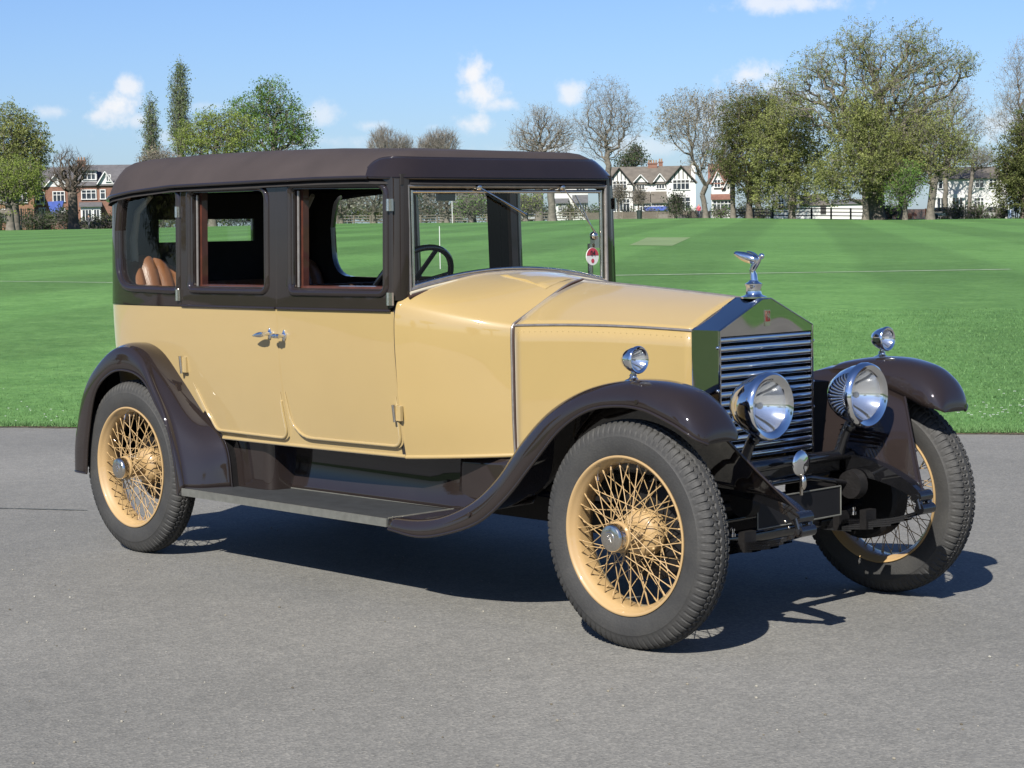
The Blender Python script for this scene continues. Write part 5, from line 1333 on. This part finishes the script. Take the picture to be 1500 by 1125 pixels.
# trees across the road behind the photographer, mirrored in the paintwork and chrome
src = [o for o in bpy.data.objects if o.type == 'EMPTY' and (o.name.startswith('leafy_tree') or o.name.startswith('oak_tree') or o.name.startswith('evergreen_tree'))]
for i, (x, y, k) in enumerate(((-34, -40, 0), (-22, -58, 1), (2, -66, 2), (22, -60, 0), (44, -46, 3), (60, -22, 1), (70, 4, 2), (-48, -28, 3), (-10, -74, 0), (36, -74, 2), (84, -30, 0))):
    c = copy_tree(src[k % len(src)]); c.location = (x, y, 0); c.rotation_euler = (0, 0, i*1.3); c.scale = (1, 1, .8)
    c['label'] = 'leafy tree across the road behind the photographer'; c['group'] = 'trees behind the photographer'

# the row of trees goes on past both edges of the photograph
row = [o for o in bpy.data.objects if o.type == 'EMPTY' and 'label' in o and o.get('group') == TG and o.name.split('.')[0] in ('willow_tree', 'leafy_tree', 'bare_tree', 'ivy_tree')]
for i in range(26):
    px = -120-i*95 if i % 2 == 0 else 1580+i*80
    c = copy_tree(row[(i*5) % len(row)]); c.location = at(px, 245+(i*37) % 40, -.05); c.rotation_euler = (0, 0, i*.9)
    c['label'] = 'tree of the row that goes on past the edge of the photo'; c['group'] = 'trees past the edges of the photo'

# ---- houses
HM = {
    'render': simple('white_render', (.74, .73, .70), .8, var=.05, scale=.6),
    'brick': simple('red_brick', (.25, .125, .085), .85, var=.25, scale=2.5),
    'brick2': simple('orange_brick', (.30, .16, .09), .85, var=.25, scale=2.5),
    'slate': simple('slate', (.13, .125, .13), .7, var=.2, scale=1.5),
    'tile': simple('roof_tile', (.155, .135, .11), .8, var=.22, scale=1.2),
    'redtile': simple('red_tile', (.22, .10, .07), .8, var=.22, scale=1.2),
    'timber': simple('black_timber', (.025, .022, .02), .6),
    'trimw': simple('white_trim', (.80, .80, .78), .5, var=.03),
    'pane': simple('window_pane', (.035, .045, .06), .08, var=.3, scale=2, coat=.5),
    'blue': simple('blue_tarp', (.05, .10, .42), .5, var=.2, scale=2),
    'pot': simple('chimney_pot', (.36, .22, .12), .8),
}


class House:
    """local frame: x to the right along the front, y away from the viewer, z up; px/py give picture rows at distance D"""
    def __init__(s, name, label, px, D, ybase, turn=0.0, cat='house', group='houses beyond the field'):
        s.px, s.D, s.k = px, D, mpp(D); g = at(px, D); s.g = g; s.root = empty(name, g)
        v = Vector((g.x-CAM.x, g.y-CAM.y)); s.root.rotation_euler = (0, 0, math.atan2(v.y, v.x)-PI/2+turn); tag(s.root, label, cat, group)
    def X(s, px): return (px-s.px)*s.k
    def Z(s, py, px=None): return CAM.z+(hz(px or s.px)-py)*s.k-s.g.z
    def part(s, mb, name, mat, parent=None, ang=30): return mb.build(name, HM[mat], parent or s.root, ang=ang, smooth=False)
    def wall(s, x0, x1, ytop, y0=0.0, depth=8.0, mat='render', name='wall'):
        mb = MB(); a, b, h = s.X(x0), s.X(x1), s.Z(ytop); mb.box(((a+b)/2, y0+depth/2, (h-1)/2), (b-a, depth, h+1)); return s.part(mb, name, mat)
    def gable(s, x0, x1, ye, ya, y0=0.0, depth=8.0, wall='render', roof='tile', timber=0, name='gable'):
        a, b = s.X(x0), s.X(x1); c = (a+b)/2; ze, za = s.Z(ye), s.Z(ya); mb = MB()
        mb.prism([(a, y0, ze), (b, y0, ze), (c, y0, za)], 0, (0, depth, 0)); g = s.part(mb, name, wall); mb = MB(); o = .35; t = .18
        for q, d in ((a, -1), (b, 1)):
            n = Vector((za-ze, 0, abs(c-q))).normalized(); n.x *= d; e = Vector((q, 0, ze))+Vector((q-c, 0, ze-za)).normalized()*.35
            P = [Vector((c, y0-o, za)), e+Vector((0, y0-o, 0)), e+Vector((0, y0-o, 0))+n*t, Vector((c, y0-o, za))+Vector((0, 0, t*1.3))]
            mb.prism(P, 0, (0, depth+o, 0))
        s.part(mb, 'roof', roof)
        mb = MB()
        for q in (a, b):
            d = Vector((c-q, 0, za-ze)); mb.tube([(q, y0-o-.03, ze-.05), (c, y0-o-.03, za-.05)], .10, 4)
        s.part(mb, 'bargeboard', 'timber' if timber else 'trimw')
        if timber:
            mb = MB(); n = timber
            for k in range(1, n):
                x = a+(b-a)*k/n; h = ze+(za-ze)*(1-abs(x-c)/((b-a)/2)); mb.box((x, y0-.03, (ze+h)/2), (.14, .06, h-ze))
            mb.box((c, y0-.035, ze), (b-a, .06, .16)); s.part(mb, 'timber_framing', 'timber')
        return g
    def roofslab(s, x0, x1, ye, yr, y0=0.0, run=4.0, mat='tile', both=True, name='roof', hip=0):
        a, b = s.X(x0), s.X(x1); ze, zr = s.Z(ye), s.Z(yr); t = .15; mb = MB()
        mb.add([(a, y0-.3, ze), (b, y0-.3, ze), (b-hip, y0+run, zr), (a+hip, y0+run, zr), (a, y0-.3, ze-t), (b, y0-.3, ze-t), (b-hip, y0+run, zr-t), (a+hip, y0+run, zr-t)],
               [(0, 1, 2, 3), (4, 7, 6, 5), (0, 4, 5, 1), (1, 5, 6, 2), (3, 2, 6, 7), (0, 3, 7, 4)])
        if both: mb.add([(a+hip, y0+run, zr), (b-hip, y0+run, zr), (b, y0+2*run, ze), (a, y0+2*run, ze)], [(0, 1, 2, 3)])
        if both: mb.add([(a, y0-.3, ze), (a+hip, y0+run, zr), (a, y0+2*run, ze)], [(0, 1, 2)]); mb.add([(b, y0-.3, ze), (b-hip, y0+run, zr), (b, y0+2*run, ze)], [(0, 2, 1)])
        return s.part(mb, name, mat)
    def window(s, x0, x1, y0p, y1p, y0=0.0, cols=3, rows=2, frame='trimw', proud=.10):
        a, b, z1, z0 = s.X(x0), s.X(x1), s.Z(y0p), s.Z(y1p); mb = MB(); fw = .13
        yc = y0-proud/2
        mb.box(((a+b)/2, yc, z1), (b-a+fw, proud, fw)); mb.box(((a+b)/2, yc-.04, z0-.02), (b-a+fw*2, proud+.08, fw))
        for k in range(cols+1): mb.box((a+(b-a)*k/cols, yc, (z0+z1)/2), (fw*(1 if k in (0, cols) else .8), proud*.98, z1-z0-.02))
        for k in range(1, rows): mb.box(((a+b)/2, yc-.002, z0+(z1-z0)*(.66 if rows == 2 else k/rows)), (b-a-.02, proud*.9, fw*.7))
        f = s.part(mb, 'window', frame); mb = MB(); mb.box(((a+b)/2, y0-.02, (z0+z1)/2), (b-a, .02, z1-z0)); s.part(mb, 'pane', 'pane', f)
    def chimney(s, x0, x1, yt, yb, y0=4.0, mat='brick', pots=3, dep=1.2):
        a, b = s.X(x0), s.X(x1); mb = MB(); zt, zb = s.Z(yt), s.Z(yb); mb.box(((a+b)/2, y0, (zt+zb)/2), (b-a, dep, zt-zb)); mb.box(((a+b)/2, y0, zt-.1), (b-a+.2, dep+.2, .18)); c = s.part(mb, 'chimney', mat)
        for k in range(pots):
            mb = MB(); mb.lathe([(0, .13), (.5, .10), (.5, .001)], (a+(b-a)*(k+.5)/pots, y0, zt), (0, 0, 1), 8); s.part(mb, 'chimney_pot', 'pot', c)
    def strips(s, xs, y0p, y1p, y0=0.0, hor=()):
        mb = MB()
        for x in xs: mb.box((s.X(x), y0-.03, (s.Z(y0p)+s.Z(y1p))/2), (.14, .06, s.Z(y0p)-s.Z(y1p)))
        for (a, b, y) in hor: mb.box(((s.X(a)+s.X(b))/2, y0-.034, s.Z(y)), (s.X(b)-s.X(a), .06, .15))
        s.part(mb, 'timber_framing', 'timber')


D1 = 330
h = House('timbered_house', 'white half timbered pair of houses with tall gables right of the windscreen', 958, D1, 315)
h.wall(890, 1019, 268, 1.2, 9); h.roofslab(893, 1016, 269, 243, 1.2, 5.0, 'tile')
h.wall(889, 928, 270, 0, 6, name='bay_wall'); h.gable(889, 928, 270, 246, 0, 7, timber=7)
h.wall(977, 1019, 268, 0, 6, name='bay_wall'); h.gable(977, 1019, 268, 245, 0, 7, timber=7)
h.gable(929, 950, 267, 256, .9, 4, timber=0); h.gable(958, 977, 267, 255, .9, 4, timber=0)
h.window(899, 919, 265, 279, 0, 4, 2); h.window(986, 1010, 265, 279, 0, 4, 2); h.window(933, 945, 268, 278, 1.2, 3, 2); h.window(962, 974, 268, 277, 1.2, 3, 2)
h.roofslab(929, 953, 297, 281, -1.2, 2.4, 'tile', False, 'lean_to_roof'); h.roofslab(954, 978, 297, 281, -1.2, 2.4, 'tile', False, 'lean_to_roof')
h.wall(930, 978, 297, -1.0, 2.2, name='lean_to_wall'); h.window(934, 950, 299, 309, -1.0, 4, 2); h.window(957, 975, 299, 309, -1.0, 4, 2)
h.window(894, 923, 291, 309, 0, 6, 2); h.window(996, 1011, 290, 310, 0, 2, 2)
h.strips([908, 916, 923], 280, 290, 0, [(889, 928, 281), (889, 928, 289)])
h.chimney(950, 964, 238, 246, 6.2, 'brick', 4); h.chimney(966, 972, 236, 246, 7, 'brick', 2); h.chimney(1013, 1019, 238, 268, 2.2, 'render', 1)
mb = MB(); mb.box((h.X(963), -1.6, (h.Z(303)+h.Z(309))/2), (h.X(981)-h.X(945), .15, h.Z(303)-h.Z(309))); mb.build('garden_screen', HM['blue'], None, smooth=False)
o = bpy.data.objects['garden_screen']; o.matrix_world = Matrix.Translation(h.g) @ Matrix.Rotation(h.root.rotation_euler.z, 4, 'Z'); tag(o, 'long blue garden screen below the lean-to roofs', 'garden screen')
h = House('red_roofed_house', 'white house with red tiled roof and curved gable beside the timbered pair', 1060, D1+4, 315)
h.wall(1043, 1076, 268, 0, 8); h.gable(1044, 1060, 268, 252, -.2, 4, roof='redtile'); h.roofslab(1038, 1078, 269, 240, 0, 4.5, 'redtile'); h.window(1047, 1056, 264, 275, -.2, 2, 1)
h.gable(1060, 1075, 276, 262, -.1, 3, roof='redtile'); h.roofslab(1042, 1074, 292, 284, -1.4, 1.6, 'redtile', False, 'bay_roof'); h.wall(1044, 1073, 292, -1.2, 1.3, name='bay_wall'); h.window(1045, 1072, 294, 309, -1.2, 5, 2); h.chimney(1013+40, 1060, 232, 244, 6, 'brick', 2)
mb = MB(); mb.lathe([(0, .001), (0, .35), (.05, .35), (.05, .25)], (h.X(1061), -.15, h.Z(277)), (0, -1, 0), 16); h.part(mb, 'round_window', 'timber')
h = House('timbered_house', 'white timbered house seen through the far half of the windscreen', 838, D1-4, 318)
h.wall(806, 862, 268, 1, 9); h.roofslab(804, 864, 269, 244, 1, 5, 'tile'); h.wall(841, 861, 296, -.8, 2, name='bay_wall'); h.window(842, 860, 297, 309, -.8, 5, 2); h.roofslab(839, 862, 297, 285, -1, 2.2, 'slate', False, 'bay_roof')
h.wall(815, 832, 297, -.8, 2, name='bay_wall'); h.window(818, 830, 298, 309, -.8, 4, 2); h.roofslab(813, 834, 297, 290, -1, 2.2, 'slate', False, 'bay_roof'); h.window(845, 858, 272, 280, 1, 3, 2); h.window(818, 830, 272, 280, 1, 3, 2)
h = House('white_bungalow', 'low white building with brown roof behind the dark rail fence', 1205, D1-30, 315)
h.wall(1133, 1172, 262, 1, 8); h.roofslab(1130, 1174, 263, 245, 1, 4.5, 'tile'); h.window(1133, 1150, 292, 305, 1, 4, 2); h.window(1154, 1169, 292, 305, 1, 3, 2); h.window(1136, 1148, 268, 277, 1, 3, 2)
h.wall(1172, 1290, 299, 0, 7, name='outbuilding_wall'); h.roofslab(1171, 1216, 300, 285, 0, 3.6, 'tile', True, 'outbuilding_roof', .6); h.roofslab(1217, 1291, 299, 293, 0, 3.6, 'slate', True, 'outbuilding_roof')
mb = MB(); mb.box((h.X(1206), -.05, (h.Z(301)+h.Z(314))/2), (h.X(1210)-h.X(1202), .1, h.Z(301)-h.Z(314))); h.part(mb, 'door', 'timber')
h = House('white_house', 'white two storey house behind the trees on the right', 1418, D1-60, 315)
h.wall(1370, 1472, 262, 0, 9); h.roofslab(1366, 1476, 263, 246, 0, 5, 'tile', True, 'roof', 2)
for a, b in ((1377, 1389), (1428, 1440), (1447, 1458)): h.window(a, b, 265, 277, 0, 2, 2)
h.window(1376, 1392, 291, 306, -.02, 3, 2); h.window(1398, 1412, 292, 306, 0, 3, 2); h.window(1426, 1440, 291, 306, 0, 3, 2); h.wall(1371, 1414, 285, -.9, 1.2, name='porch_wall'); h.window(1375, 1391, 290, 305, -.9, 3, 1); h.window(1396, 1411, 290, 305, -.9, 3, 1)
h.chimney(1385, 1393, 238, 250, 5, 'brick', 2)
DL = 315
h = House('brick_house', 'brick house with slate roof, white dormer and bay beside the car', 148, DL, 330)
h.wall(110, 200, 272, 0, 9, 'brick'); h.roofslab(108, 202, 273, 243, 0, 5, 'slate'); h.wall(123, 145, 250, .6, 3, 'trimw', 'dormer'); h.window(126, 143, 253, 265, .6, 3, 2); h.roofslab(121, 147, 251, 246, .4, 2, 'slate', False, 'dormer_roof')
h.gable(145, 168, 272, 254, -.2, 5, 'trimw', 'slate'); h.window(158, 164, 259, 268, -.25, 2, 1); h.window(123, 143, 280, 293, -.05, 3, 2); h.window(149, 156, 280, 293, -.05, 1, 2)
h.wall(121, 149, 302, -1.3, 1.5, 'trimw', 'porch_wall'); h.roofslab(119, 151, 303, 297, -1.5, 1.6, 'slate', False, 'porch_roof'); h.window(123, 136, 308, 324, -1.3, 3, 1); h.window(139, 147, 308, 324, -1.3, 2, 1); h.chimney(118, 130, 236, 248, 5, 'brick', 3)
h.gable(176, 199, 272, 254, -.2, 5, 'trimw', 'slate')
h = House('brick_house', 'brick house with white triangular gable behind the bare trunk', 84, DL+2, 330)
h.wall(52, 107, 274, 0, 9, 'brick'); h.roofslab(50, 109, 275, 247, 0, 5, 'slate'); h.gable(69, 101, 276, 258, -.5, 5, 'trimw', 'slate'); h.window(56, 68, 284, 300, -.05, 2, 2); h.window(80, 96, 283, 297, -.5, 3, 2); h.wall(70, 101, 276, -.45, .6, 'brick', 'bay_wall')
h.window(60, 72, 306, 322, -.05, 3, 2); h.window(82, 96, 306, 322, -.5, 3, 2); h.chimney(56, 66, 238, 250, 5, 'brick', 3)
h = House('brick_house', 'orange brick house half hidden by the olive tree at the left edge', 20, DL-2, 330)
h.wall(-40, 50, 278, 0, 9, 'brick2'); h.roofslab(-42, 52, 279, 250, 0, 5, 'slate'); h.gable(-5, 25, 279, 262, -.3, 5, 'trimw', 'slate'); h.window(1, 12, 285, 299, -.05, 3, 2); h.window(28, 40, 285, 299, -.05, 2, 2); h.window(4, 18, 308, 324, -.05, 3, 2); h.chimney(30, 42, 240, 252, 5, 'brick', 3)
mb = MB(); s_ = mpp(280); g = at(84, 280)
z1, z0 = CAM.z+(hz(84)-297)*s_, CAM.z+(hz(84)-319)*s_
sd = Vector((CR.x, CR.y, 0)).normalized()
P = [g+sd*((x-84)*s_)+Vector((0, 0, (CAM.z+(hz(84)-y)*s_)-g.z)) for x, y in ((72, 297), (95, 296), (92, 306), (86, 318), (78, 317), (74, 306))]
dv = Vector((_d.x, _d.y, 0))*.5; mb.prism([p+Vector((0, 0, 0)) for p in P], 0, dv); tag(mb.build('garden_tarpaulin', HM['blue'], None, smooth=False), 'bright blue tarpaulin hanging in a garden before the gabled brick house', 'tarpaulin')


# ---- fences
def fence(name, label, p0, p1, D, h, kind, mat, yrows=None):
    a, b = at(p0, D), at(p1, D); root = empty(name, a); tag(root, label, 'fence'); L = (b-a); n = max(2, int(L.length/2.2)); up = Vector((0, 0, 1))
    def q(t): v = a.lerp(b, t); return Vector((v.x, v.y, field_z(v.x, v.y)))-a
    for k in range(n+1):
        c = q(k/n); mb = MB(); mb.box(c+up*(h/2), (.16, .16, h)); mb.build('post', mat, root, smooth=False)
    if kind == 'rail':
        for r in (.92, .62, .3):
            mb = MB()
            mb.tube([q(k/n)+up*(h*r) for k in range(n+1)], .06, 4); mb.build('rail', mat, root, smooth=False)
    elif kind == 'panel':
        mb = MB()
        m = int(L.length/.14)
        for k in range(m):
            c = q((k+.5)/m); mb.box(c+up*(h*.48), (.09, .09, h*.94))
        mb.build('slat_panel', mat, root, smooth=False)
    elif kind == 'mesh':
        mb = MB(); m = int(L.length/.28)
        for k in range(m): c = q((k+.5)/m); mb.box(c+up*(h*.5), (.05, .05, h))
        for r in range(9): mb.tube([q(k/n)+up*(h*(r+.5)/9) for k in range(n+1)], .025, 4)
        mb.build('mesh_panel', mat, root, smooth=False)
    return root


FD = simple('fence_dark', (.03, .035, .045), .7, var=.2); FW_ = simple('fence_wood', (.22, .19, .15), .8, var=.25); FG = simple('fence_green', (.02, .035, .03), .6)
fence('rail_fence', 'dark post and rail fence in front of the low white building', 1132, 1275, 240, 1.35, 'rail', FD)
fence('rail_fence', 'weathered rail fence running left from the ivy clad tree', 1078, 1130, 244, 1.2, 'rail', FW_)
fence('picket_fence', 'low grey picket fence below the timbered houses', 862, 1040, 262, 1.1, 'panel', FW_)
fence('garden_fence', 'brown garden fence right of the oak trunk', 1296, 1356, 246, 1.3, 'panel', simple('fence_red', (.22, .10, .06), .8, var=.2))
fence('garden_fence', 'grey wooden fence before the white house', 1366, 1470, 246, 1.2, 'panel', FW_)
fence('mesh_fence', 'tall dark mesh fence of the courts at the left edge', -60, 63, 268, 3.0, 'mesh', FG)
fence('garden_fence', 'low wooden fence in front of the brick house', 100, 175, 272, 1.1, 'panel', FW_)
fence('rail_fence', 'low fence seen through the windows of the car', 470, 860, 262, 1.2, 'rail', FW_)
# goal posts
for i, (px, yt, yb, lb) in enumerate(((487, 298, 334, 'leftmost slender white goal post seen through the side window'), (645, 300, 395, 'white goal post seen right above the steering wheel rim'), (663, 300, 332, 'right slender white post beyond the windscreen'))):
    b = field_pt(px, yb) if yb > 333 else at(px, 228); Dp = Vector((b.x-CAM.x, b.y-CAM.y)).length; hgt = min((yb-yt)*mpp(Dp), 3.2) if i != 1 else 1.2
    mb = MB(); mb.tube([(0, 0, 0), (0, 0, hgt)], .05 if i != 1 else .012, 8); o = mb.build('goal_post', M['white'], None); o.location = b; tag(o, lb, 'post', 'posts out on the field')
# litter bin
b = at(937, 236); mb = MB(); mb.lathe([(0, .28), (.9, .32), (.92, .34), (1.0, .34), (1.05, .2), (1.05, .001)], (0, 0, 0), (0, 0, 1), 14); o = mb.build('litter_bin', FG, None, ang=40); o.location = b; tag(o, 'dark green litter bin at the far edge of the field', 'bin')


# ---- people (a dozen pixels tall)
def person(label, px, D, shirt, legs, step=.18, scale=1.0):
    me = bpy.data.meshes.new('person'); J = {'pelvis': (0, 0, .95, .15), 'waist': (0, 0, 1.12, .14), 'chest': (0, 0, 1.35, .17), 'neck': (0, 0, 1.50, .06), 'head': (0, .01, 1.64, .105), 'top': (0, .01, 1.74, .07),
        'hipL': (-.1, 0, .9, .11), 'kneeL': (-.11, step, .5, .075), 'ankL': (-.12, step*.8, .08, .05), 'toeL': (-.12, step*.8+.16, .03, .04), 'hipR': (.1, 0, .9, .11), 'kneeR': (.11, -step*.3, .5, .075), 'ankR': (.12, -step*1.4, .10, .05), 'toeR': (.12, -step*1.4+.15, .03, .04),
        'shL': (-.19, 0, 1.42, .075), 'elL': (-.27, -.06, 1.14, .055), 'haL': (-.25, .08, .92, .045), 'shR': (.19, 0, 1.42, .075), 'elR': (.27, .04, 1.14, .055), 'haR': (.26, .16, .95, .045)}
    E = [('pelvis', 'waist'), ('waist', 'chest'), ('chest', 'neck'), ('neck', 'head'), ('head', 'top'), ('pelvis', 'hipL'), ('hipL', 'kneeL'), ('kneeL', 'ankL'), ('ankL', 'toeL'), ('pelvis', 'hipR'), ('hipR', 'kneeR'), ('kneeR', 'ankR'), ('ankR', 'toeR'),
         ('chest', 'shL'), ('shL', 'elL'), ('elL', 'haL'), ('chest', 'shR'), ('shR', 'elR'), ('elR', 'haR')]
    K = list(J); me.from_pydata([J[k][:3] for k in K], [(K.index(a), K.index(b)) for a, b in E], []); o = bpy.data.objects.new('person', me); COL.objects.link(o)
    o.modifiers.new('skin', 'SKIN'); sv = me.skin_vertices[0].data
    for i, k in enumerate(K): sv[i].radius = (J[k][3], J[k][3]); sv[i].use_root = (i == 0)
    sb = o.modifiers.new('sub', 'SUBSURF'); sb.levels = 1; sb.render_levels = 2
    m, nt, bb = mat_new('person_clothes'); t = nt.nodes.new('ShaderNodeTexCoord'); sp = nt.nodes.new('ShaderNodeSeparateXYZ'); nt.links.new(t.outputs['Object'], sp.inputs[0]); dv = nt.nodes.new('ShaderNodeMath'); dv.operation = 'DIVIDE'; dv.inputs[1].default_value = 2.0; nt.links.new(sp.outputs[2], dv.inputs[0])
    r = ramp(nt, dv.outputs[0], [(0, (.03, .03, .03)), (.05, legs), (.47, shirt), (.755, (.42, .24, .17)), (.85, (.06, .04, .03))]); r.node.color_ramp.interpolation = 'CONSTANT'; nt.links.new(r, bb.inputs['Base Color']); me.materials.append(m)
    o.location = at(px, D, .02); o.rotation_euler = (0, 0, YAWR+1.2); o.scale = (scale,)*3; tag(o, label, 'person'); return o


person('person in dark clothes walking on the grass left of the car', 131, 250, (.02, .02, .025), (.02, .02, .025))
person('person in a red top by the fence near the red roofed house', 1024, 238, (.30, .03, .04), (.03, .03, .05), scale=.95)
person('person in a white shirt and pale trousers near the right edge', 1479, 232, (.7, .7, .7), (.25, .32, .5))
person('person in dark blue beside the white shirted person', 1489, 233, (.03, .05, .16), (.02, .03, .08))
# ---- parked cars beyond the fence
def parked(label, px, D, col, turn=0):
    root = empty('parked_car', at(px, D)); root.rotation_euler = (0, 0, YAWR-PI/2+turn); tag(root, label, 'car', 'cars parked beyond the field')
    m = simple('car_paint', col, .3, coat=.6, var=.03); mb = MB(); rows = []
    for y, k in ((-.82, .9), (-.80, 1), (.80, 1), (.82, .9)):
        rows.append([(x*(1 if abs(y) < .81 else .985), y, z) for x, z in ((-2.05, .35), (-2.1, .75), (-1.95, .92), (1.0, .96), (2.0, .80), (2.1, .55), (2.08, .35))])
    mb.grid(rows, cv=True); mb.box((0, 0, .55), (4.0, 1.58, .35)); mb.build('body', m, root, ang=30)
    mb = MB(); sec = [(-1.7, .90), (-1.25, 1.40), (.25, 1.42), (.95, .94)]; mb.prism([(x, -.68, z) for x, z in sec], 0, (0, 1.36, 0)); cb = mb.build('cabin', m, root, smooth=False)
    mb = MB(); mb.prism([(x*.88-.04, -.70, z*.985) for x, z in sec], 0, (0, 1.40, 0)); mb.build('window', HM['pane'], root, smooth=False)
    for x in (-1.3, 1.3):
        for y in (-.78, .78): mb = MB(); mb.lathe([(-.1, .001), (-.1, .31), (.1, .31), (.1, .001)], (x, y, .31), (0, 1, 0), 16); mb.build('wheel', M['rubber'], root, ang=40)
    return root
parked('pale green car behind the pollarded tree', 1384, 243, (.30, .42, .38)); parked('white van like car near the right edge', 1466-15, 243, (.7, .7, .7), .5); parked('dark blue car behind the oak trunk', 1316, 250, (.03, .04, .10))
parked('silver car seen through the windscreen', 776, 268, (.45, .46, .48)); parked('white car seen low through the windscreen beside the grey trunk', 792, 272, (.7, .7, .7))
